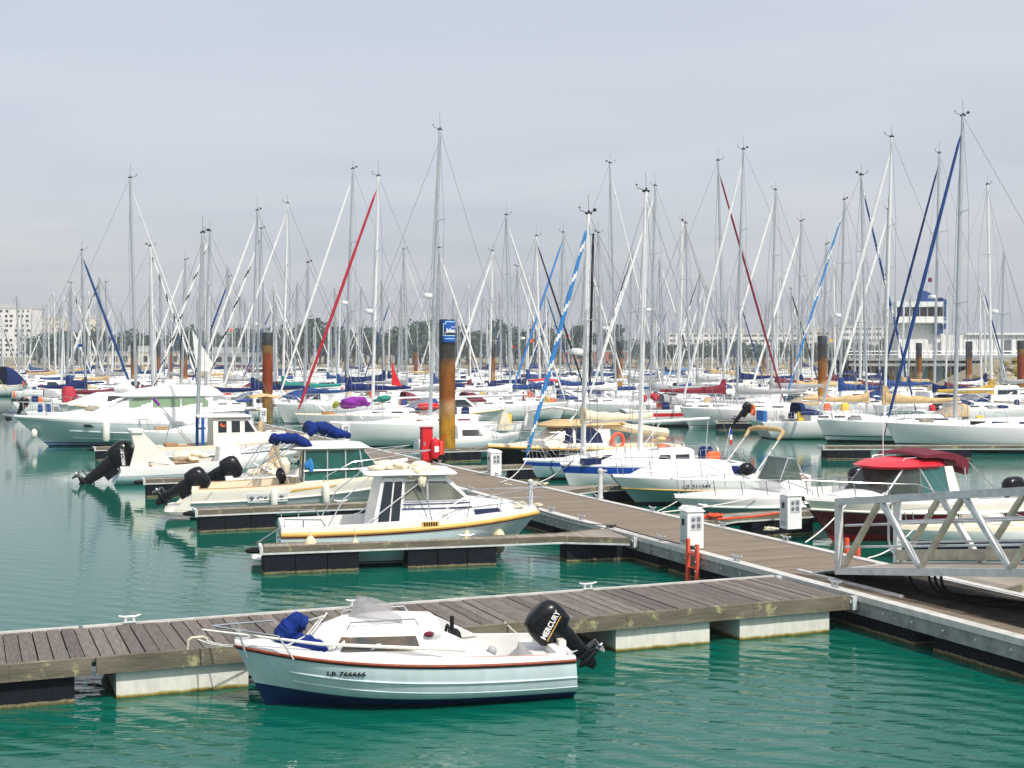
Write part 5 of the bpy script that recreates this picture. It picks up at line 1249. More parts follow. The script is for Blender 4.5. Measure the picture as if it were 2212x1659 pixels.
def motor_cruiser():
    root, L = boat_root('motor_cruiser', 'big white motor cruiser with sage tinted side windows and pale grey hull at the left', 'motor cruiser', XY(540, 74.5), XY(30, 70.6))
    h = Hull(L, 3.9, 1.62, 1.20, .5, 1.75, -.1, .9, .42, 2.6, 3.2, 1.15, 1.0, 1.6, .07)
    h.mesh(root, [('k', 0), (.10, 0), (.15, 1), (.24, 2), (.30, 1), (.7, 1), (('s', .16), 1), (('s', .12), 3), (('s', .10), 4), (('s', 0), 4)], ['antifoul_blue', 'hull_pale2', 'skyblue', 'panel_grey', 'gel'], 30)
    h.deck(root, ['deck_white'], [(.03, .22, .6)], .3, .1, rim=.05)
    for dz in (-.62, -1.0): h.rail(root, 'hull_pale2', .03, dz, .05, .8, 'strake', out=0)
    cb = Cabin([(-4.0, 1.2, 2.62, 1.62, 1.42, .12, .05), (-1.0, 1.25, 2.62, 1.66, 1.36, .12, .05), (.3, 1.3, 2.60, 1.62, 1.22, .14, .06), (1.55, 1.38, 2.04, 1.45, 1.0, .14, .08), (3.6, 1.5, 1.78, .95, .6, .10, .06), (4.5, 1.58, 1.64, .5, .3, .02, .02)])
    cb.mesh(root, 'gel', 'superstructure')
    o = MB(); o.loft([rrect(-4.6, .75, 2.9, 2.60, 4, .22), rrect(-4.7, .95, 3.0, 2.68, 4, .22), rrect(-4.3, .0, 2.5, 3.02, 4, .25), rrect(-3.9, -1.2, 2.0, 3.2, 4, .28), rrect(-3.4, -2.0, 1.4, 3.24, 4, .3)]); o.build('roof', 'gel', root, sharp=60)
    cb.windows(root, [[(-3.75, 2.08), (-2.35, 2.08), (-2.35, 2.58), (-3.5, 2.58), (-3.75, 2.40)], [(-2.28, 2.08), (-.85, 2.08), (-.85, 2.58), (-2.28, 2.58)], [(-.78, 2.08), (1.0, 2.08), (.0, 2.58), (-.78, 2.58)]], 'glass_sage', 'gel_grey')
    panel(root, [(1.45, 1.0, 2.10), (1.45, -1.0, 2.10), (.48, -1.1, 2.58), (.48, 1.1, 2.58)], 'glass_sage', .02, 'windscreen', .03)
    o = MB(); o.blob((2.2, .5, 1.95), .45, .4, .22); o.build('deck_hatch', 'interior', root)
    h.pulpit(root, .42, .75, 6, r=.016, mid=False)
    o = MB(); o.prism([(6.0, -.12, 1.60), (6.75, -.10, 1.72), (6.75, .10, 1.72), (6.0, .12, 1.60)], (0, 0, .07)); o.build('bow_roller', 'steel', root)
    lumps(root, 'anchor', 'blackmatt', [(6.4, 0, 1.5, .25, .12, .12)], 3)
    o = MB(); y = h.side(2.4, 1.15)+.012; o.prism([(2.15, y-.03, 1.08), (2.65, y, 1.08), (2.70, y, 1.15), (2.65, y, 1.22), (2.15, y-.03, 1.22), (2.10, y-.03, 1.15)], (0, .02, 0)); o.build('port_light', 'glass_dark', root)
    q = root.matrix_basis
    fender('tall white fender on the side of the big motor cruiser', q @ Vector((1.55, h.side(1.55, .8)+.17, .80)), q @ Vector((1.55, h.bx(1.55), h.zx(1.55)+.4)), .19, .95, 'fender')
    fender('small white fender low under the bow of the big motor cruiser', q @ Vector((5.15, .35, .72)), q @ Vector((5.3, .4, 1.6)), .16, .4, 'fender')
mat('hull_pale2', (.60,.68,.70), .28, var=.05, scale=1.2)
motor_cruiser()

def black_cabin():
    root, L = boat_root('motor_sailer', 'black hulled cabin boat with cream deck and tan canvas roof right of the rusty pile', 'cabin boat', XY(1450, 57.5), XY(1053, 54.6))
    h = Hull(L, 2.7, 1.15, .95, .4, .9, -.1, .8, .42, 2.3, 2.6, 1.3, .6, 1.6, .04)
    h.mesh(root, [('k', 0), (.05, 0), (.5, 1), (('s', .10), 1), (('s', .05), 2), (('s', 0), 2)], ['antifoul_dark', 'black', 'rubcream'], 24)
    h.rail(root, 'rubcream', .04, -.03); h.deck(root, ['deck_cream'], [(.04, .25, .4)], .2, .06, rim=.05)
    cb = Cabin([(-.9, 1.0, 1.92, 1.02, .85, .08, .04), (1.0, 1.02, 1.92, 1.0, .82, .08, .04), (2.1, 1.08, 1.28, .9, .68, .06, .05), (3.0, 1.12, 1.2, .5, .35, .04, .04)])
    cb.mesh(root, 'gel_cream', 'wheelhouse')
    cb.windows(root, [[(.78, 1.22), (1.95, 1.28), (1.12, 1.86), (.78, 1.86)], [(.30, 1.22), (.66, 1.22), (.66, 1.86), (.30, 1.86)], [(-.55, 1.22), (.22, 1.22), (.22, 1.86), (-.1, 1.86), (-.45, 1.6)]], 'glass_navy', 'gel')
    panel(root, [(2.02, .66, 1.33), (2.02, -.66, 1.33), (1.12, -.78, 1.88), (1.12, .78, 1.88)], 'glass_navy', .02, 'windscreen', .03)
    o = MB(); o.loft([rrect(-1.4, 1.75, 1.9, 1.88, 4, .15), rrect(-1.5, 1.85, 2.0, 1.95, 4, .15), rrect(-1.3, 1.1, 1.7, 2.14, 4, .2)]); o.build('roof', 'tancloth', root, sharp=60)
    lumps(root, 'canvas_roll', 'tancloth', [(-1.5, .4, 1.98, .3, .5, .16), (-1.7, -.3, 1.95, .3, .4, .15)], 2)
    tubes(root, 'canvas_hoop', 'whitecloth', [[(2.3, -.7, 1.9), (2.15, -.7, 2.5), (1.4, .3, 2.7), (.5, .8, 2.55), (.9, .8, 2.1)]], .07)
    o = MB(); cover_loft(o, -1.2, 1.75, -4.0, 1.35, .5, .35, .6, .4, 0, random.Random(3), seg=9); o.build('stowed_sail', 'creamcloth', root)
    o = MB(); ring = [(-1.15+.26*math.cos(a), 1.12, 1.30+.30*math.sin(a)) for a in [2*math.pi*k/14 for k in range(15)]]; o.tube(ring, .075, 8); o.build('lifebuoy', 'coral', root)
    h.pulpit(root, .55, .6, 4, r=.015)
    rope('mooring rope from the black hulled boat bow to the tall pile', root.matrix_basis @ Vector((L/2-.1, 0, 1.2)), XY(985, 58)+Vector((0, 0, .75)), .12, .016)
black_cabin()
motorboat('plain white launch with dark grey green lower hull behind the rusty pile', XY(900, 62.5), XY(1120, 63.5), 'open', 'gel', ([('k', 0), (.05, 0), (.55, 1), (lambda t: .72+.3*t*t, 1), (('s', .02), 2), (('s', 0), 2)], ['antifoul_dark', 'gel_pale', 'gel']), None, cabin=([(-.6, .85, 1.5, .9, .7, .1, .05), (.6, .9, 1.45, .85, .6, .1, .05), (1.6, 1.0, 1.1, .5, .3, .05, .03)], [[(-.4, 1.1), (.6, 1.1), (.4, 1.38), (-.4, 1.38)]]), fb=1.15, fs=.85, cat='motor boat')

def lettered_boat():
    root, L = boat_root('cabin_boat', 'white boat with black registration on its raised foredeck and a U shaped cream canvas hoop', 'cabin boat', XY(1712, 45.2), XY(1322, 42.3))
    h = Hull(L, 2.3, .98, .80, .35, 1.0, -.05, .88, .42, 2.3, 3.2, 1.2, 1.0, 1.6, .07)
    h.mesh(root, [('k', 0), (.14, 0), (('s', .42), 1), (('s', .36), 1), (('s', .05), 2), (('s', 0), 2)], ['antifoul_dark', 'hull_shade_green', 'gel'], 26)
    h.rail(root, 'rubcream', .022, -.37); h.deck(root, ['deck_white', 'deck_white'], [(.04, .38, .25)], .18, .05, rim=.04)
    cb = Cabin([(-.5, .84, 1.36, 1.06, .80, .22, .05), (.8, .88, 1.40, 1.05, .74, .24, .06), (1.7, .92, 1.32, .88, .55, .22, .06), (2.4, .96, 1.16, .58, .32, .14, .04), (2.78, .98, 1.02, .32, .2, .03, .02)])
    cb.mesh(root, 'gel', 'foredeck_cabin')
    hull_text(h, root, 'LR E11349', 'letter_black', 1.42, .60, .17, 1, .90, .003)
    h.pulpit(root, .50, .55, 4, r=.015)
    tubes(root, 'canvas_hoop_frame', 'edge_beam', [[(-1.25, s*1.0, .95), (-2.35, s*.95, 2.2)] for s in (1, -1)], .03)
    o = MB(); o.tube([(-2.2, .95, 2.05), (-2.42, .95, 2.32), (-2.5, .6, 2.38), (-2.5, -.6, 2.38), (-2.42, -.95, 2.32), (-2.2, -.95, 2.05)], [.05, .07, .085, .09, .075, .05], 9); o.build('canvas_roll', 'tancloth', root)
    tubes(root, 'hoop_strut', 'steel', [[(-1.9, 1.0, 1.75), (-2.6, 1.05, .9)], [(-1.9, -1.0, 1.75), (-2.6, -1.05, .9)]], .012)
    lumps(root, 'cockpit_cushion', 'navycloth', [(-1.3, .45, 1.05, .4, .3, .22), (-1.5, -.3, 1.0, .35, .3, .2)], 2)
    o = MB(); o.blob((-1.15, .7, 1.12), .3, .2, .22); o.build('seat_pod', 'black', root)
    q = root.matrix_basis
    rope('pale rope from the bow of the boat with black lettering to the dock', q @ Vector((1.2, .75, .38)), D(2.72, 12.35, ZD+.06), .04, .016)
    rope('twisted rope from the lettered boat to the short grey post', q @ Vector((2.9, 0, 1.02)), P(1297, 1050, ZD)+Vector((0, 0, .45)), .06, .016, 'rope')
mat('hull_shade_green', (.20,.34,.34), .3, var=.06)  # greenish shade below the rub rail, painted onto a white hull
lettered_boat()

def screen_boat():
    root, L = boat_root('open_boat', 'long white open motorboat with smoked windscreen and wooden steering wheel', 'motor boat', XY(1850, 40.4), XY(1455, 37.4))
    h = Hull(L, 2.3, .84, .72, .35, 1.2, -.05, .88, .42, 2.3, 3.2, 1.2, 1.0, 1.6, .06)
    h.mesh(root, [('k', 0), (.14, 0), (.17, 1), (.4, 1), (lambda t: h.zs(t)-.26, 1), (lambda t: h.zs(t)-.22, 2), (('s', .03), 2), (('s', 0), 2)], ['antifoul_dark', 'hull_shade_green2', 'gel'], 26)
    h.rail(root, 'gel', .04, -.24, name='rub_rail'); h.deck(root, ['deck_white', 'deck_white'], [(.04, .50, .25)], .24, .09, rim=.06)
    o = MB(); o.loft([rrect(-1.0, -.1, 1.3, .3, 3, .2), rrect(-.95, .0, 1.2, 1.15, 3, .2), rrect(-.85, -.1, 1.0, 1.28, 3, .2)]); o.build('console', 'gel', root)
    panel(root, [(.0, .52, 1.2), (.0, -.52, 1.2), (-.35, -.45, 1.84), (-.35, .45, 1.84)], 'glass_screen2', .012, 'windscreen')
    for s in (1, -1): panel(root, [(.0, s*.52, 1.2), (-.8, s*.55, 1.2), (-.55, s*.48, 1.78), (-.35, s*.45, 1.84)][::s], 'glass_screen2', .012, 'windscreen')
    tubes(root, 'screen_frame', 'steel', [[(-.0, .52, 1.2), (-.35, .46, 1.86), (-.35, -.46, 1.86), (0, -.52, 1.2)], [(-.35, .46, 1.86), (-.6, .5, 1.82), (-.9, .56, 1.2)]], .02)
    o = MB(); o.tube([(-1.15+.10*math.sin(a), .15+.24*math.cos(a), 1.22+.2*math.sin(a)*.45) for a in [2*math.pi*k/14 for k in range(15)]], .022, 6); o.tube([(-1.15, .15, 1.22), (-.95, .15, 1.12)], .03, 6); o.tube([(-1.15, -.08, 1.22), (-1.15, .38, 1.22)], .016, 5); o.build('steering_wheel', 'wood_warm', root)
    h.pulpit(root, .40, .50, 5, r=.015, mid=True)
    q = root.matrix_basis
    rope('white rope from the open boat with smoked screen to the knot on the dock edge', q @ Vector((1.2, 1.05, .85)), D(2.72, 12.1, ZD+.06), .04, .018)
    lumps(root, 'anchor', 'blackmatt', [(2.55, .2, .78, .2, .08, .08), (2.3, .25, .70, .1, .06, .1)], 3)
    outboard(root, -L/2-.05, .85, 0, 1.2, 10)
mat('hull_shade_green2', (.27,.35,.34), .3, var=.06)  # white hull under the gunwale, its greenish shading painted as colour
mat('glass_screen2', (.09,.13,.11), .08, var=.2, alpha=.72)
mat('wood_warm', (.42,.13,.03), .4, var=.3, scale=6)
screen_boat()

def maroon_boat():
    root, L = boat_root('cabin_boat', 'maroon hulled cabin boat with bright red roof behind the gangway', 'cabin boat', XY(2190, 37.4), XY(1735, 34.2))
    h = Hull(L, 2.6, 1.12, .88, .4, .95, -.05, .88, .42, 2.4, 3.2, 1.2, .9, 1.6, .06)
    h.mesh(root, [('k', 0), (.16, 0), (.45, 1), (('s', .28), 1), (('s', .22), 2), (('s', 0), 2)], ['red', 'maroon', 'gel_cream'], 26)
    h.rail(root, 'gel_cream', .03, -.24, name='rub_rail'); h.deck(root, ['deck_white', 'deck_white'], [(.04, .40, .25)], .2, .06, rim=.06)
    cb = Cabin([(-.75, .95, 1.22, 1.02, .96, .05, .0), (1.1, 1.0, 1.24, .98, .90, .05, .0), (1.75, 1.05, 1.26, .90, .7, .08, .05), (2.7, 1.08, 1.18, .5, .35, .04, .04)])
    cb.mesh(root, 'gel', 'coachroof')
    for s in (1, -1):
        panel(root, [(-.40, s*.95, 1.20), (.55, s*.95, 1.20), (.48, s*.80, 1.88), (-.30, s*.80, 1.88)][::s], 'glass_teal', .012)
        panel(root, [(.60, s*.95, 1.20), (1.62, s*.80, 1.24), (.98, s*.70, 1.88), (.52, s*.80, 1.88)][::s], 'glass_smoke', .012)
        panel(root, [(-.80, s*.97, 1.0), (-.42, s*.97, 1.0), (-.34, s*.80, 1.90), (-.62, s*.80, 1.90)][::s], 'gel_cream', .04, 'side_post')
    panel(root, [(1.72, .72, 1.28), (1.72, -.72, 1.28), (1.05, -.70, 1.88), (1.05, .70, 1.88)], 'glass_smoke', .012, 'windscreen')
    tubes(root, 'window_pillar', 'alu', [[(1.66, s*.80, 1.24), (1.0, s*.74, 1.9)] for s in (1, -1)] + [[(.15, s*.97, 1.18), (.55, s*.80, 1.9)] for s in (1, -1)], .03)
    o = MB(); o.loft([rrect(-.60, 1.55, 1.7, 1.86, 5, .35), rrect(-.68, 1.68, 1.86, 1.93, 5, .36), rrect(-.7, 1.35, 1.6, 2.05, 5, .38), rrect(-.4, .8, 1.0, 2.11, 5, .4)]); o.build('roof', 'red_roof', root, sharp=60)
    tubes(root, 'roof_rail', 'steel', [[(.9, s*.6, 2.05), (.85, s*.6, 2.13), (.0, s*.66, 2.16), (-.05, s*.66, 2.06)] for s in (1, -1)], .012)
    tubes(root, 'aerial', 'white_box', [[(.6, -.5, 2.05), (.6, -.5, 3.0)]], .012)
    o = MB(); o.loft([[(x, y, z+.07*(1-(y/.9)**2)) for x, z in ((.45, 2.14), (.4, 2.21), (-.3, 2.27), (-.85, 2.17), (-1.10, 2.04), (-1.08, 1.68), (-.96, 1.66), (-.88, 1.84), (-.70, 1.95), (-.62, 2.06), (.1, 2.15))] for y in (-.9, -.6, 0, .6, .9)], 0, True, (True, True), False); o.build('canvas_hood', 'wine', root)
    tubes(root, 'canvas_frame', 'steel', [[(-1.05, s*.88, 2.05), (-2.2, s*1.05, 1.0)] for s in (1, -1)] + [[(-.95, s*.9, 1.85), (-.9, s*1.05, 1.05)] for s in (1, -1)], .018)
    h.pulpit(root, .50, .48, 4, r=.016, mid=False)
    lumps(root, 'anchor', 'steel', [(3.45, .05, 1.05, .32, .09, .07), (3.3, 0, .92, .1, .08, .14)], 3)
    o = MB(); o.blob((2.05, h.side(2.05, .62)+.0, .62), .05, .03, .04); o.build('hull_light', 'gel', root)
    outboard(root, -L/2+.10, .84, 0, 1.12, 5)
    q = root.matrix_basis
    rope('pale rope from the maroon bow down to the dock by the meter post', q @ Vector((2.6, .45, 1.05)), D(2.75, 5.6, ZD+.1), .08, .016)
mat('glass_teal', (.02,.14,.14), .08, var=.1, alpha=.62)
mat('red_roof', (.60,.02,.035), .35, var=.06)
maroon_boat()

def navy_launch():
    root, L = boat_root('open_boat', 'low white and navy launch with grey outboard seen through the gangway', 'motor boat', XY(2420, 34.0), XY(1945, 31.5))
    h = Hull(L, 2.0, .72, .60, .3, .7, -.05, .86, .42, 2.4, 3.0, 1.25, .6, 1.6, .05)
    h.mesh(root, [('k', 0), (.05, 0), (.2, 0), (('s', .26), 0), (('s', .03), 1), (('s', 0), 1)], ['navy', 'gel'], 24)
    h.deck(root, ['deck_cream', 'deck_cream'], [(.05, .66, .2)], .2, .05, rim=.08)
    o = MB(); o.box(-.6, -.2, -.8, .8, .3, .62); o.loft([rrect(.6, 1.3, 1.3, .7, 3, .25), rrect(.7, 1.3, 1.1, 1.0, 3, .25)]); o.build('seat', 'gel_cream', root)
    h.pulpit(root, .5, .40, 3, mid=False)
    q = root.matrix_basis
    rope('white rope crossing under the gangway to the navy launch bow', D(2.75, 3.4, ZD+.06), q @ Vector((L/2-.3, .1, .72)), .12, .016)
    fender('cream fender on the navy launch behind the gangway', q @ Vector((-.9, h.side(-.9, .3)+.1, .32)), q @ Vector((-.9, h.bx(-.9), .72)), .09, .4, 'fender')
    outboard(root, -L/2-.02, .62, 0, 1.1, 10, cowl='gel_grey')
navy_launch()

# ropes, knots and hoses on the dock
def heap(name, label, cat, p, r, matn, k=5, seed=1):
    rng = random.Random(seed); b = MB()
    for i in range(k):
        a = rng.uniform(0, 6.3); c = (r*.4*math.cos(a), r*.4*math.sin(a), r*.16*(1+i*.35)); q = rng.uniform(.5, .8)*r
        b.tube([(c[0]+q*math.cos(t), c[1]+q*.7*math.sin(t), c[2]+rng.uniform(-.02, .02)) for t in [6.283*j/10 for j in range(11)]], r*.13, 6)
    return tag(b.build(name, matn, None, p), label, cat)
heap('rope_heap', 'bright red rope coiled at the root of the finger behind the service posts', 'rope coil', P(1540, 1122, ZD)+Vector((0, 0, .02)), .22, 'rope_red', 7, 3)
rope('bright red rope lying along the finger behind the service posts', P(1550, 1126, ZD)+Vector((0, 0, .05)), P(1682, 1112, ZD)+Vector((0, 0, .05)), .02, .028, 'rope_red')
heap('rope_heap', 'greenish white rope heap on the dock edge by the meter post', 'rope coil', P(1664, 1150, ZD)+Vector((0, 0, .04)), .16, 'rope', 6, 5)
heap('rope_heap', 'pale rope knot on the far dock edge below the open boat', 'rope coil', P(1521, 1098, ZD)+Vector((0, 0, .04)), .15, 'rope_white', 5, 7)
heap('rope_heap', 'black rope knot on the near dock edge left of the short post', 'rope coil', D(.12, 9.9, ZD+.05), .11, 'rope_dark', 5, 9)
heap('rope_heap', 'black rope knot on the near dock edge right of the short post', 'rope coil', D(.12, 6.0, ZD+.05), .11, 'rope_dark', 5, 11)
heap('rope_heap', 'white rope knot on the dock edge beside the light blue sailboat', 'rope coil', P(1172, 1052, ZD)+Vector((0, 0, .04)), .2, 'rope', 5, 13)
# ---------------------------------------------------------------- sailing boats that can be told apart
S3 = 3840/2212
def spx(x): return x/S3            # columns below were read in the 3840 px photograph
DV = Vector((.9253, .3793, 0))
def sail_at(label, xt, yt, xb, dr, cover, genoa, Y=None, **k):
    dep = 1337-yt; Hm = 11+dep/120
    if Y is None: Y = 5000*(Hm-4.8)/dep
    else: Hm = 4.8+dep*Y/5000
    L = k.pop('len', None) or min(12.5, max(7.5, Hm*.72)); mx = k.pop('mx', .08)
    m = Vector(((xb-1920)/5000*Y, Y, 0)); d = DV*dr; c = m-d*mx*L
    lod = k.pop('lod', 0 if Y < 100 else (1 if Y < 175 else 2))
    k.setdefault('rake', .026 if Y < 200 else .015)
    k.setdefault('mast_r', .092 if Y < 120 else .105)
    k.setdefault('genr', .092 if Y < 110 else .115)
    return sailboat(label, c-d*L/2, c+d*L/2, Hm, cover, genoa, mx, lod=lod, seed=int(xt), **k)
WH, NV = ('whitecloth', None), ('whitecloth', 'blackcloth')
def decorate(r, name, matn, pts, seed=1): return lumps(r[0], name, matn, pts, seed)
# --- behind the left docks
r = sail_at('sailboat with tall grey mast and maroon sail cover behind the motor cruiser', 487, 668, 511, 1, 'wine', WH, Y=90, mastm='masta', genr=.045, buoy=True)
MB().loft([rrect(-3.8, -2.9, 1.7, 1.5, 3, .2), rrect(-3.8, -2.95, 1.6, 2.5, 3, .2), rrect(-3.7, -3.1, 1.2, 2.8, 3, .25)]).build('cockpit_cover', 'crimson', r[0]); outboard(r[0], -r[1].L/2-.1, 1.6, -.8, 1.0, 20)
r = sail_at('sailboat with bright blue furled genoa and navy sail cover near the white towers', 300, 939, 322, 1, 'navycloth', ('bluecloth', None), buoy=True, tall=True, Y=112)
o = MB(); o.prism([(-6.0, .2, 3.2), (-6.9, .2, 4.4), (-7.6, .2, 3.7), (-6.6, .2, 2.9)], (0, .03, 0)); o.tube([(-5.2, .2, 1.6), (-6.9, .2, 4.4)], .03, 5); o.build('signal_flag', 'greencloth', r[0])
sail_at('small sailboat with white mast and black mast collar behind the cruiser roof', 559, 924, 579, 1, 'whitecloth', NV, mastm='mastw', Y=98)
r = sail_at('sailboat with tan bimini and slim mast just behind the wheelhouse boat', 711, 872, 741, -1, None, None, Y=69, bimini='tancloth', len=7.6, wind=True)
o = MB(); o.loft([[(-.2, y, 5.9) for y in (-.02, .02)], [(.5+.0, y, 4.9) for y in (-.03, .03)], [(1.0, y, 4.0) for y in (-.03, .03)], [(1.15, y, 3.4) for y in (-.03, .03)]], 0, False, (False, False)); o.s = []; 
o = MB(); o.prism([(.88, -.03, 6.15), (.78, -.03, 5.0), (.62, -.03, 4.1), (.0, -.03, 4.0), (-.2, -.03, 4.4)], (0, .05, 0)); o.build('drying_jib', 'whitecloth', r[0])
r = sail_at('sailboat with striped black genoa and long navy sail cover beside the ochre pile', 788, 866, 770, -1, 'navycloth', NV, Y=99, hood='bluecloth', mastm='masta')
sail_at('sailboat with white genoa and tall navy boom cover left of the red pile', 955, 788, 946, -1, 'navycloth', WH, Y=102, tall=True, mastm='masta', hood='bluecloth')
sail_at('sailboat with black striped genoa and mast rising behind the red pile', 985, 857, 964, -1, 'blackcloth', NV, Y=118)
sail_at('sailboat with blue striped genoa between the ochre pile and the red pile', 853, 1038, 847, -1, 'navycloth', ('bluecloth', 'blackcloth'))
sail_at('sailboat with dark striped genoa low beside the bright blue genoa', 265, 1062, 277, 1, 'bluecloth', NV)
sail_at('small sailboat with thin bare forestay left of the tallest left mast', 395, 1059, 407, 1, 'tancloth', None)
sail_at('sailboat with white genoa crossing in front of the hanging jib', 685, 975, 681, -1, 'whitecloth', WH)
sail_at('distant sailboat whose mast rises left of the white apartment tower edge', 63, 1110, 72, 1, 'whitecloth', None)
sail_at('distant sailboat with dark mast right of the white apartment tower', 160, 1144, 166, 1, 'navycloth', None)
sail_at('sailboat with teal green sail cover and white genoa right of the red pile', 1085, 762, 1060, -1, 'tealcloth', WH, Y=106, mastm='mastw', tall=True)
r = sail_at('sailboat with tall mast white genoa and navy boom cover behind the crimson genoa boat', 1307, 632, 1301, -1, 'navycloth', WH, Y=97, tall=True, mastm='masta', spreaders=2)
r = sail_at('long cream sailboat with crimson furled genoa and purple sail heaped on its foredeck', 1388, 659, 1397, -1, None, ('crimson', None), Y=82, hullm='gel_grey', radar=True, boomlen=.44, stripes=(('antifoul_dark', .05), ('wine', .7, .78)), deckm='deck_cream', mastm='mastw', genr=.10)
decorate(r, 'purple_sail', 'purplecloth', [(2.2, .2, 1.95, .9, .5, .42), (1.7, .3, 2.0, .6, .4, .35), (2.6, .2, 1.85, .6, .4, .3)]); decorate(r, 'green_bag', 'greencloth', [(3.2, .2, 1.9, .25, .2, .28)], 2)
decorate(r, 'red_tarp', 'red', [(-2.6, 1.2, 1.75, 1.2, .35, .22), (-3.4, 1.1, 1.65, .6, .3, .2)], 3); decorate(r, 'teal_bag', 'tealcloth', [(.6, .9, 2.2, .6, .35, .25)], 4)
o = MB(); o.prism([(-.30, .02, 3.0), (-.30, .02, 4.5), (-.55, .02, 3.8), (-.95, .02, 2.95)], (0, .05, 0)); o.build('red_sail', 'red', r[0])
sail_at('sailboat with royal blue sail cover between the crimson genoa and the green cover', 1147, 985, 1141, -1, 'bluecloth', None, Y=100)
sail_at('small sailboat with thin grey mast right of the crimson genoa boat', 1524, 936, 1527, 1, 'greycloth', WH, Y=128, genr=.05)
r = sail_at('long white sailboat with bare boom and tall mast left of the blue signed pile', 1647, 484, 1613, -1, None, None, Y=72.5, len=11.4, mx=.01, boomlen=.5, mast_r=.095, windows='wine', mastm='masta', stripes=(('antifoul_dark', .06), ('gel', .12, .16)), rake=.036, boomz=2.55)
q = r[0].matrix_basis
for x, m_, lab in ((-3.5, 'creamcloth', 'cream canvas bag hanging over the side of the long white sailboat'), (-5.0, 'greycloth', 'mauve grey canvas bag hanging at the stern of the long white sailboat')):
    b = MB(); b.loft([[(-.15, -.1, 1.0), (.15, -.1, 1.0), (.15, .1, 1.0), (-.15, .1, 1.0)], [(-.4, -.16, .05), (.42, -.16, .05), (.42, .12, .05), (-.4, .12, .05)]], smooth=False); b.tube([(0, 0, 1), (0, 0, 1.3)], .02, 5)
    p = q @ Vector((x, r[1].side(x, 1.1)+.22, .75)); tag(b.build('canvas_bag', m_, None, p, .2), lab, 'bag')
sail_at('sailboat with white genoa slanting right of the blue signed pile', 1650, 930, 1660, 1, 'greycloth', WH, Y=105)
sail_at('white masted sailboat with navy cover beside the brown pile', 1828, 942, 1834, -1, 'navycloth', WH, mastm='mastw', Y=112, mast_r=.10)
sail_at('sailboat with white boom tent behind the brown pile', 1893, 807, 1915, 1, 'whitecloth', WH, Y=100)
sail_at('sailboat with black furled genoa crossing a blue one', 2008, 886, 2026, 1, 'bluecloth', ('blackcloth', None), Y=108, mastm='mastw')
sail_at('sailboat with plain blue genoa leaning left behind the spiral blue genoa', 2101, 871, 2098, -1, 'bluecloth', ('skyblue', None), Y=118)
r = sail_at('pale blue sailboat with a black seahorse on its bow and a blue spiral genoa', 2191, 801, 2186, -1, 'creamcloth', ('skyblue', 'whitecloth'), Y=52.5, len=8.0, mx=.18, fb=.80, cabh=.38, hullm='gel_pale', stripes=(('antifoul_dark', .12), ('gel_pale', .2, .24)), topstripe=('blue', .22, .07), mastm='mastw', genr=.10, boomz=2.2, wind=True)
def seahorse(r):
    h = r[1]; pts = [(0, .22), (.06, .26), (.10, .22), (.06, .17), (.05, .10), (.09, .02), (.07, -.08), (0, -.16), (-.05, -.26), (-.02, -.33), (.03, -.30)]
    b = MB(); b.tube([(x*1.1+2.95, 0, z*.95+.55) for x, z in pts], [.02, .04, .045, .05, .055, .06, .055, .045, .035, .03, .02], 6, flat=.3)
    o = b.build('emblem', 'letter_black', r[0])
    for v in o.data.vertices: v.co.y = h.side(v.co.x, v.co.z)+.006+max(0, v.co.y)*.2
seahorse(r)
sail_at('sailboat with black mast behind the pale blue boat', 2201, 880, 2210, -1, 'bluecloth', None, Y=104, mastm='black', mast_r=.10)
r = sail_at('white sailboat with blue sheer stripe and twin cabin windows by the short grey post', 2414, 717, 2400, -1, None, None, Y=49.6, len=7.4, mx=.06, hullm='gel', stripes=(('gel', .05), ('gel', .06, .08)), topstripe=('blue', .32, .06), mastm='mastw', cabh=.54, wins=((-.06, .01), (-.17, -.09)), boomz=2.35, fb=.90, flagc=('blue', 'letter_white', 'red'), mast_r=.085)
lumps(r[0], 'rope_heap', 'tancloth', [(-.1, .45, 1.72, .3, .2, .12)], 4); lumps(r[0], 'bow_rope', 'rope', [(2.3, .3, 1.12, .2, .12, .08)], 5)
q = r[0].matrix_basis
rope('slack white rope from the pale blue bow to the dock edge', XY(1140, 50.5)+Vector((0, 0, .95)), P(1082, 1047, ZD)+Vector((0, 0, .08)), .18, .016)
rope('second slack white rope from the blue striped sailboat bow to the dock edge', q @ Vector((3.2, 0, 1.0)), P(1090, 1050, ZD)+Vector((0, 0, .08)), .35, .016)
rope('dark rope from the blue striped bow down to the knot on the dock', q @ Vector((3.2, 0, 1.0)), P(1172, 1052, ZD)+Vector((0, 0, .08)), .02, .016, 'rope_dark')
sail_at('sailboat with white genoa slanting left before the orange and black pile', 2466, 696, 2439, -1, 'greycloth', WH, Y=98)
sail_at('sailboat with thick white mast left of the crimson sail cover', 2562, 825, 2544, -1, 'greycloth', None, Y=110, mastm='mastw', mast_r=.13)
sail_at('sailboat with thin dark forestay behind the thick white mast', 2578, 838, 2587, 1, 'bluecloth', ('greycloth', None), genr=.04)
sail_at('small sailboat with grey mast between the black mast and the tall grey mast', 2255, 874, 2258, 1, 'navycloth', None)
sail_at('distant sailboat with twin masts close right of the brown pile', 1936, 1000, 1951, 1, 'navycloth', WH)
sail_at('distant sailboat with turquoise awning before the pale flats', 2478, 1145, 2481, -1, 'skyblue', None, bimini='skyblue')
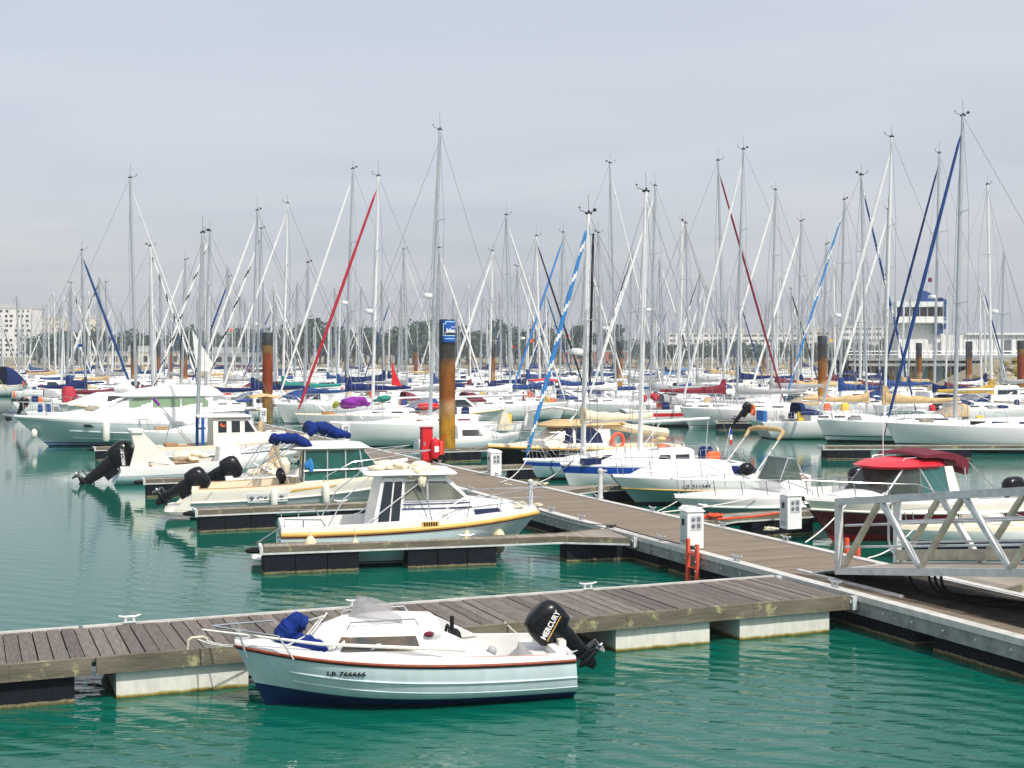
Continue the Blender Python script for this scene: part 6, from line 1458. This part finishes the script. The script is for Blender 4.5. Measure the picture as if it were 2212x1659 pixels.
# --- the row across the channel
def sail_row(label, S, Bw, xt, yt, xb, cover, genoa, **k):
    d = (Bw-S).normalized(); L = (Bw-S).length; c = (S+Bw)/2; kx = (xb-1920)/5000
    t = (kx*S.y-S.x)/(d.x-kx*d.y); Yb = S.y+d.y*t; Hm = 4.8+(1337-yt)*Yb/5000
    return sailboat(label, S, Bw, Hm, cover, genoa, t/L-.5, seed=int(xt), **k)
r = sail_row('white sailboat with red bimini and thick white furled mainsail across the channel', XY(1130, 103.5), XY(1440, 104.5), 2261, 612, 2310, 'whitecloth', WH, bimini='red', buoy=True, genr=.06)
r = sail_row('white sailboat with red side panels and crimson sail cover across the channel', XY(1342, 92), XY(1700, 93), 2701, 602, 2716, 'darkred', ('darkred', None), topstripe=('red', .42, .18), stripes=(('antifoul_red', .16), ('gel', .2, .22)), tall=True, hood='greycloth', genr=.085)
decorate(r, 'red_locker', 'crimson', [(-3.6, -.6, 1.9, .35, .3, .4)]); decorate(r, 'red_locker', 'crimson', [(-4.2, .4, 1.8, .3, .3, .4)])
sail_row('white sailboat with plumb bow and plain white genoa in front of the crimson one', XY(1850, 90.4), XY(1468, 89.5), 2798, 560, 2763, 'greycloth', WH, stripes=(('gel', .1), ('antifoul_dark', .16, .20)), windows='glass_dark', genr=.10)
r = sail_row('white sailboat with orange lifebuoy and blue dodger on its stern', XY(1632, 78), XY(1985, 79.5), 3235, 657, 3252, 'tancloth', ('bluecloth', 'whitecloth'), buoy=True, panel='plastic_blue', hood='navycloth', stripes=(('antifoul_dark', .06), ('gel', .1, .12)))
outboard(r[0], -r[1].L/2-.15, 1.5, 1.2, 1.05, 40)
sail_row('white yacht with twin dark waterlines and tan sail cover left of the largest yacht', XY(2180, 74.8), XY(1764, 74.6), 3352, 513, 3317, 'tancloth', WH, tall=True, hood='tancloth', stripes=(('antifoul_dark', .16), ('navy', .34, .40)), longwin=True, windows='glass_navy', genr=.11, mastm='mastw')
r = sail_row('largest white yacht at the right with navy furled genoa and blue sprayhood', XY(2460, 67.6), XY(1912, 67.8), 3608, 434, 3581, None, ('bluecloth', None), hood='bluecloth', stripes=(('antifoul_dark', .12), ('navy', .34, .42)), windows='glass_navy', genr=.10, spreaders=2, mast_r=.10, boomlen=.46, boomz=3.1)
q = r[0].matrix_basis
for x, lab in ((-1.3, 'white fender on the side of the largest yacht left of another'), (-2.6, 'white fender on the largest yacht near the frame edge')):
    fender(lab, q @ Vector((x, r[1].side(x, .6)+.16, .62)), q @ Vector((x, r[1].bx(x), r[1].zx(x)+.3)), .16, .6, 'fender')
rope('dark mooring rope from the largest yacht bow down to its pontoon', q @ Vector((r[1].L/2-.1, 0, 1.4)), P(1905, 966, .5)+Vector((0, 0, .1)), .05, .03, 'rope_dark')
sail_at('sailboat with white genoa close left of the crimson genoa top', 2909, 711, 2891, -1, 'greycloth', WH, Y=105)
sail_at('sailboat with short white genoa right of the crimson genoa', 3009, 829, 2990, -1, 'tancloth', WH, Y=112)
sail_at('motor sailer with grey stub mast before the pale flats', 3081, 916, 3087, -1, 'tancloth', None, Y=120)
sail_at('sailboat with blue and white spiral genoa beside the dark capped pile', 3149, 748, 3150, -1, 'bluecloth', ('skyblue', 'whitecloth'), Y=100, radar=True, tall=True)
sail_at('sailboat with white genoa and mast left of the harbour office tower', 3322, 784, 3316, -1, 'bluecloth', WH, Y=112, tall=True)
sail_at('sailboat with navy genoa crossing the harbour office tower', 3518, 573, 3503, -1, 'navycloth', ('navycloth', None), Y=95, radar=True)
sail_at('sailboat with mustard sail cover and white radar at the right edge', 3732, 693, 3720, 1, 'mustard', None, Y=92, radar=True, mastm='mastw', tall=True)
sail_at('sailboat with black topmast left of the dark capped pile', 2955, 1085, 2975, 1, 'navycloth', ('blackcloth', None))

# --- motor boats in the middle distance
r, h = motorboat('white motorboat with navy canvas canopy at the left edge', XY(-10, 160), XY(62, 163), hullm='gel', fb=1.6, fs=1.2, B=3, pulp=.6, well=None, L=None)
canopy(r, -1.2, 1.2, 1.4, 3.6, 2.6, 'navycloth', 'canvas_canopy', clear=None)
r, h = motorboat('tall white flybridge hull rising behind the motor cruiser bow', XY(330, 82), XY(128, 79), B=3, fb=2.0, fs=1.6, cabin=([(-2.6, 1.7, 2.7, 1.2, 1.0, .2, .05), (.5, 1.8, 2.6, 1.2, .9, .2, .05), (2.4, 1.9, 2.0, .6, .4, .05, .04)], [[(-2, 2.1), (.3, 2.1), (.2, 2.45), (-2, 2.45)]]))
lumps(r, 'white_sheet', 'whitecloth', [(-1, .6, 3.0, .9, .4, .5)], 3)
k = 0
MBC = [([(-2, .9, 2.2, .95, .8, .12, .05), (.3, .95, 2.15, .95, .75, .15, .06), (1.4, 1.0, 1.3, .7, .5, .1, .05), (2.2, 1.1, 1.15, .3, .2, .03, .02)], [[(-1.7, 1.45), (.9, 1.45), (.2, 2.0), (-1.7, 2.0)]]),
       ([(-.6, .9, 2.0, .95, .75, .12, .05), (.5, .95, 1.95, .9, .7, .15, .06), (1.4, 1.0, 1.3, .7, .5, .1, .05), (2.4, 1.1, 1.15, .3, .2, .03, .02)], [[(-.4, 1.35), (1.0, 1.35), (.4, 1.85), (-.4, 1.85)]])]
for lab, vx, Y, dr, c in (('white cruiser behind the red pile with dark windows', 640, 104, -1, 0), ('white cabin boat in the middle row under the royal blue cover', 560, 100, 1, 1), ('white cruiser behind the brown pile with dark side windows', 1110, 118, -1, 0),
                          ('white cabin boat below the white boom tent', 985, 92, 1, 1), ('white cruiser under the crimson sail cover', 1440, 112, 1, 0), ('white cabin boat behind the blue dodger', 1690, 100, -1, 0),
                          ('white cabin boat in the row behind the tan sail cover', 1840, 106, -1, 1), ('white cruiser behind the largest yacht mast', 2040, 98, 1, 0), ('white cruiser moored by the rock bank', 2150, 118, -1, 0)):
    a = XY(vx, Y); motorboat(lab, a-DV*dr*3.6, a+DV*dr*3.6, cabin=MBC[c], lod=1, engine=20 if c else None, group='motor boats in the middle rows')

# ---------------------------------------------------------------- the crowd beyond: copies of a few kinds
def lab_of(kind, x, Y):
    bands = [(90, 'below the white apartment tower'), (240, 'below the two pale tower blocks'), (400, 'left of the ochre pile'), (575, 'left of the red pile'), (740, 'right of the red pile'), (945, 'left of the blue signed pile'),
             (1150, 'right of the blue signed pile'), (1330, 'left of the orange black pile'), (1500, 'right of the orange black pile'), (1770, 'in front of the long pale flats'), (1930, 'left of the harbour office'), (9999, 'before the white hall')]
    pl = next(b for a, b in bands if x < a); dp = 'middle' if Y < 165 else ('far' if Y < 235 else 'farthest')
    return f'{kind} in the {dp} rows {pl}'.replace('sailboat with bare boom and grey mast', 'bare boomed sailboat').replace('with royal blue sail cover', 'with blue sail cover')
protos = []
for kd, cover, genoa, mm, hl in (('sailboat with navy sail cover', 'navycloth', None, 'masta', 'gel'), ('sailboat with royal blue sail cover', 'bluecloth', None, 'mastw', 'gel'), ('sailboat with white sail cover', 'whitecloth', WH, 'mastw', 'gel'),
                                 ('sailboat with tan sail cover', 'tancloth', None, 'mastw', 'gel_cream'), ('navy hulled sailboat', 'whitecloth', None, 'masta', 'navy'), ('sailboat with blue furled genoa', 'navycloth', ('bluecloth', None), 'mastw', 'gel'),
                                 ('sailboat with bare boom and grey mast', None, None, 'masta', 'gel'), ('sailboat with maroon sail cover', 'wine', None, 'mastw', 'gel'), ('sailboat with striped genoa', 'greycloth', NV, 'masta', 'gel'), ('sailboat with grey sail cover', 'greycloth', None, 'masta', 'gel')):
    r, h = sailboat('distant '+kd, XY(1106, 200), None, 12.6, cover, genoa, lod=2, hullm=hl, mastm=mm, L=9.2, mast_r=.10, genr=.10, tall=(cover in ('navycloth', 'bluecloth')), seed=len(protos))
    protos.append((r, kd))
mprotos = []
for kd, c, hl in (('white cabin cruiser', 0, 'gel'), ('white cabin motorboat', 1, 'gel'), ('blue hulled motorboat', 1, 'blue')):
    r, h = motorboat('distant '+kd, XY(1106, 200), None, hullm=hl, cabin=MBC[c], lod=2, L=7.5, pulp=None, well=None, rub=None); mprotos.append((r, kd))
def crowd():
    rng = random.Random(21); used = [0]*14; mused = [0]*4
    rows = []; placed = [o.location.copy() for o in SC.objects if o.parent is None and o.get('category') in ('sailboat', 'motor boat')]
    cells = []
    Y = 126
    while Y < 385:
        vx = -30+rng.uniform(0, 40)
        while vx < 2240:
            cells.append((vx, Y)); vx += 2880*rng.uniform(4.2, 9)/Y*(1+max(0, Y-200)/260)
        Y *= 1.085
    n = 0
    for vx, Y in cells:
        Yj = Y*rng.uniform(.97, 1.03); p = XY(vx, Yj)
        if vx > 1900 and Yj > 150: continue
        if vx < 70 and Yj < 165: continue
        if any((p-q).length < 4.0 for q in placed): continue
        if n >= 262: break
        placed.append(p); n += 1
        ms = rng.random() < .14; lst, us = (mprotos, mused) if ms else (protos, used)
        i = rng.randrange(len(lst)); root, kd = lst[i]
        o = root if us[i] == 0 else copy_tree(root)
        us[i] += 1; dr = rng.choice((1, -1)); s = rng.uniform(.86, 1.14)
        o.location = p; o.rotation_euler = (0, 0, math.atan2(DV.y*dr, DV.x*dr)+rng.uniform(-.06, .06)); o.scale = (s, s, s if ms else s*rng.uniform(.88, 1.12))
        o['label'] = lab_of(kd, vx, Yj); o['group'] = 'motor boats in the far rows' if ms else 'sailboats in the far rows'
    print('crowd', n)
crowd()
# ---------------------------------------------------------------- far shore: trees, towers, flats, harbour office, hall, rocks
def tree_proto(label, seed, w, hgt, n=520):
    rng = random.Random(seed); t = thing('tree', label, 'tree', (0, 470, 2), 0, 'trees along the far shore')
    tr = MB(); tr.tube([(0, 0, -.5), (.2, .1, hgt*.35), (.1, 0, hgt*.7)], [.45, .35, .15], 7)
    for k in range(5):
        a = rng.uniform(0, 6.28); tr.tube([(.15, 0, hgt*rng.uniform(.3, .5)), (w*.35*math.cos(a), w*.3*math.sin(a), hgt*rng.uniform(.55, .8))], [.2, .07], 5)
    tr.build('trunk', 'trunk', t)
    cl = [(rng.uniform(-.34, .34)*w, rng.uniform(-.3, .3)*w, hgt*rng.uniform(.38, .82), rng.uniform(.16, .28)*w) for _ in range(11)]
    v = []; f = []
    for _ in range(n):
        cx, cy, cz, r = rng.choice(cl)
        while True:
            d = Vector((rng.gauss(0, 1), rng.gauss(0, 1), rng.gauss(0, .75)))
            if d.length > .01: break
        d.normalize(); p = Vector((cx, cy, cz))+d*r*rng.uniform(.55, 1.05)
        a = Vector((rng.gauss(0, 1), rng.gauss(0, 1), rng.gauss(0, 1))).normalized(); b = d.cross(a).normalized(); s = rng.uniform(.35, .8)
        k = len(v); v += [p-b*s, p+a*s*.6, p+b*s, p-a*s*.6+d*.2]; f.append((k, k+1, k+2, k+3))
    MB().add(v, f).build('crown', 'leaf', t); return t
def trees():
    rng = random.Random(12)
    pr = [tree_proto('tree', 1, 9, 9), tree_proto('tree', 2, 12, 10), tree_proto('tree', 3, 8, 12), tree_proto('tree', 4, 14, 9), tree_proto('tree', 5, 10, 11)]
    kinds = ['broad low tree', 'spreading dense tree', 'tall narrow tree', 'wide flat topped tree', 'round crowned tree']; used = [0]*5
    vx = 84
    while vx < 1960:
        Y = rng.uniform(462, 520); i = rng.randrange(5); o = pr[i] if used[i] == 0 else copy_tree(pr[i]); used[i] += 1
        o.location = XY(vx, Y); o.location.z = 2.0; s = rng.uniform(.95, 1.3)
        if 600 < vx < 1120: s *= 1.12
        if vx > 1330: s *= .72
        o.scale = (s, s, s*rng.uniform(.85, 1.1)); o.rotation_euler = (0, 0, rng.uniform(0, 6))
        pl = 'by the white towers' if vx < 260 else ('left of the red pile' if vx < 575 else ('right of the red pile' if vx < 945 else ('right of the blue signed pile' if vx < 1330 else 'near the long pale flats')))
        o['label'] = f'{kinds[i]} on the far shore {pl}'; o['group'] = 'trees along the far shore'
        vx += rng.uniform(9, 17)*(1 if vx < 1330 else 1.5)
trees()
def block(label, vx, Y, w, dpt, hgt, z0=2.5, floors=8, cols=6, wallm='wall_white', rot=0.0, jit=True, seed=1, ww=.55, wh=.5, winm='win_dark', name='apartment_building', group=None, roof=True):
    t = thing(name, label, 'building', XY(vx, Y), rot, group); t.location.z = z0; rng = random.Random(seed)
    b = MB(); b.box(-w/2, w/2, -dpt/2, dpt/2, 0, hgt); b.build('wall', wallm, t)
    r = MB(); r.box(-w/2-.15, w/2+.15, -dpt/2-.15, dpt/2+.15, hgt+.002, hgt+.5); r.box(-w*.2, w*.1, -dpt*.2, dpt*.2, hgt+.5, hgt+2.4); r.build('roof', 'wall_grey', t)
    fh = hgt/floors; cw = w/cols
    for i in range(floors):
        for j in range(cols):
            if jit and rng.random() < .12: continue
            x = -w/2+cw*(j+.5)+(rng.uniform(-.2, .2)*cw if jit else 0); z = fh*(i+.5)
            a = ww*cw*(rng.choice((.5, .8, 1)) if jit else 1)/2
            q = MB(); q.box(x-a, x+a, -dpt/2-.06, -dpt/2+.05, z-wh*fh/2, z+wh*fh/2); q.build('window', winm, t)
    return t
block('tall white apartment tower with a chequered pattern of dark windows at the left edge', 26, 600, 22, 14, 21.5, 4.5, 10, 9, seed=2)
block('pale tower block furthest left of the two above the trees', 117, 800, 12, 14, 24, 4, 9, 5, 'wall_cream', seed=3, winm='win_grey')
block('pale tower block second from the apartment tower above the trees', 201, 820, 10.5, 14, 24, 4, 9, 5, 'wall_cream', seed=4, winm='win_grey')
block('long pale block of flats with balcony bands beyond the right hand masts', 1580, 640, 62, 14, 12.5, 3.5, 5, 16, 'wall_white', jit=False, seed=5, ww=.7, wh=.45, winm='win_grey')
block('long pale block of flats nearest the harbour office', 1755, 660, 44, 14, 14, 3.5, 5, 12, 'wall_cream', jit=False, seed=6, ww=.7, wh=.45, winm='win_grey')
block('grey banded flats just left of the harbour office tower', 1862, 560, 23, 14, 14.5, 3, 6, 5, 'wall_white', jit=False, seed=7, ww=.85, wh=.4, winm='win_grey')
block('low house with terracotta roof band behind the black mast', 1285, 455, 22, 8, 3.2, 3.2, 1, 6, 'roof_tile', jit=False, seed=8, name='house')
block('low white sheds on the far shore behind the left hand masts', 330, 452, 40, 8, 4.0, 2.0, 1, 12, 'wall_cream', jit=False, seed=9, name='boat_shed')
block('low grey boat shed on the far shore left of the red pile', 500, 452, 30, 8, 3.6, 2.0, 1, 9, 'wall_grey', jit=False, seed=10, name='boat_shed')
def office():
    Y = 205; k = Y/5000
    def X(s): return (s-1920)*k
    def Z(y): return 4.8+(1337-y)*k
    t = thing('harbour_office', 'white harbour office tower with a dark window band and tall blue fins', 'building', (X(3440), Y, 0), 0); x0 = X(3440)
    a, b = X(3335)-x0, X(3500)-x0
    m = MB(); m.box(a+.5, b+.6, -3.0, 3.0, Z(1430), Z(1213)); m.build('tower_shaft', 'wall_white', t)
    m = MB(); m.box(a, b+.3, -3.9, 3.6, Z(1213)+.002, Z(1190)); m.box(a, b+.3, -3.9, 3.6, Z(1155), Z(1135)); m.build('upper_wall', 'wall_white', t)
    n = 6; w = (b+.3-a)/n
    for i in range(n):
        q = MB(); q.box(a+w*i+.12, a+w*(i+1)-.12, -3.7, 3.4, Z(1190), Z(1155)-.002); q.build('window', 'win_dark', t)
    for i in range(n+1):
        q = MB(); q.box(a+w*i-.06, a+w*i+.06, -3.8, 3.5, Z(1190)+.003, Z(1155)-.003); q.build('mullion', 'panel_grey' if i else 'wall_white', t)
    q = MB(); c = X(3452)-x0; d = X(3497)-x0; q.prism([(c, -1.2, Z(1133)), (d, -1.2, Z(1133)), (d, -1.2, Z(1110)), (c+.4, -1.2, Z(1092)), (c, -1.2, Z(1092))], (0, 2.5, 0)); q.build('roof_fin', 'tower_blue', t)
    q = MB(); c, d = X(3511)-x0, X(3534)-x0; q.prism([(c, -2.6, Z(1243)), (d, -2.6, Z(1230)), (d, -2.6, Z(1131)), (c, -2.6, Z(1118))], (0, 5, 0)); q.build('side_fin', 'tower_blue', t)
    q = MB(); c, d = X(3476)-x0, X(3505)-x0; q.box(c, d, -3.95, -3.2, Z(1254), Z(1216)); q.build('blue_panel', 'tower_blue', t)
    for y in (Z(1190)+.0,):
        q = MB(); q.tube([(a-.2, -4.4, y-.25), (b+.6, -4.4, y-.25)], .05, 5); q.tube([(a-.2, -4.4, y-.6), (b+.6, -4.4, y-.6)], .04, 5); q.box(a-.2, b+.6, -4.5, -3.9, Z(1214), Z(1209)); q.build('balcony_rail', 'wall_white', t)
    q = MB(); q.tube([(X(3480)-x0, 0, Z(1110)), (X(3478)-x0, 0, Z(1040))], .06, 5); q.build('flag_pole', 'mastw', t)
    q = MB(); q.box(X(3481)-x0, X(3495)-x0, -.03, .03, Z(1058), Z(1042)); q.build('flag', 'wine', t)
    # hall on stilts
    t = thing('harbour_hall', 'long low white hall standing on a deck over dark piles at the right', 'building', (X(3680), Y, 0), 0); x0 = X(3680)
    a, b = X(3482)-x0, X(3960)-x0
    m = MB(); m.box(a, b, -3.5, 8, Z(1328), Z(1258)); m.box(a+4.5, b, -3.9, 8.2, Z(1258)+.002, Z(1250)); m.build('wall', 'wall_white', t)
    for s, e, y0, y1 in ((3735, 3760, 1325, 1275), (3800, 3815, 1288, 1280), (3490, 3500, 1325, 1285)):
        q = MB(); q.box(X(s)-x0, X(e)-x0, -3.6, -3.4, Z(y0), Z(y1)); q.build('window', 'win_grey', t)
    for s in range(3500, 3950, 28):
        q = MB(); q.box(X(s)-x0-.04, X(s)-x0+.04, -3.54, -3.45, Z(1327), Z(1259)); q.build('wall_joint', 'panel_grey', t)
    m = MB(); m.box(a-14, b, -7, 9, Z(1352), Z(1343)); m.box(a-14, b, -7.1, -6.8, Z(1372), Z(1362)); m.build('quay_deck', 'concrete', t)
    for i in range(12):
        q = MB(); x = a-13+i*2.9; q.lathe([(.35, -1), (.35, Z(1352)-.002)], (x, -5.5, 0), 10); q.build('quay_pile', 'pile_rust', t)
    m = MB(); m.box(a-14, b, 6, 6.5, -1, Z(1352)-.004); m.build('quay_shade_sheet', 'blackmatt', t)  # black sheet added to paint the deep shade under the quay deck
    m = MB(); x = a-14
    m.tube([(a-14, -6.8, Z(1343)+1.0), (b, -6.8, Z(1343)+1.0)], .05, 5); m.tube([(a-14, -6.8, Z(1343)+.5), (b, -6.8, Z(1343)+.5)], .04, 5)
    while x < b: m.tube([(x, -6.8, Z(1343)), (x, -6.8, Z(1343)+1.0)], .05, 5); x += 1.6
    m.build('guard_rail', 'alu', t)
office()
def rocks():
    t = thing('rock_bank', 'sloping bank of pale rocks with yellow scrub at the right edge', 'rock bank', XY(2165, 172), 0); rng = random.Random(6)
    b = MB(); s = MB(); g = MB()
    def top(x): return -.4+5.0*min(1, max(0, (x+8)/11))
    for i in range(280):
        x = rng.uniform(-8, 14); f = rng.random(); y = lerp(-7, 3, f); z = top(x)*(.15+.85*f)*rng.uniform(.9, 1.05); r = rng.uniform(.3, .75)
        (b if rng.random() < .62 else s).blob((x, y, z), r*1.2, r, r*.75, 0, 6, 4, .28, rng)
    n = 12; v = [(lerp(-9, 14, i/n), y, max(-1, top(lerp(-9, 14, i/n))*q-.25)) for q, y in ((0, -8), (.15, -7), (1, 3), (1, 14)) for i in range(n+1)]
    g.add(v, [(j*(n+1)+i, j*(n+1)+i+1, (j+1)*(n+1)+i+1, (j+1)*(n+1)+i) for j in range(3) for i in range(n)], 0, True)
    g.build('slope', 'earth', t); o = b.build('rocks', 'rock', t); o['kind'] = 'stuff'; o = s.build('scrub', 'scrub', t); o['kind'] = 'stuff'
rocks()

def haze():
    m = bpy.data.materials.new('haze'); m.use_nodes = True; M['haze'] = m; nt = m.node_tree; nt.nodes.remove(nt.nodes['Principled BSDF'])
    v = nt.nodes.new('ShaderNodeVolumePrincipled'); v.inputs['Density'].default_value = .00034; v.inputs['Color'].default_value = (.82,.88,.95,1); v.inputs['Anisotropy'].default_value = .0
    nt.links.new(v.outputs[0], nt.nodes['Material Output'].inputs['Volume'])
    o = MB().box(-520, 520, -12, 900, -1.6, 34).build('haze', 'haze'); o['kind'] = 'stuff'; o.visible_shadow = True
haze()
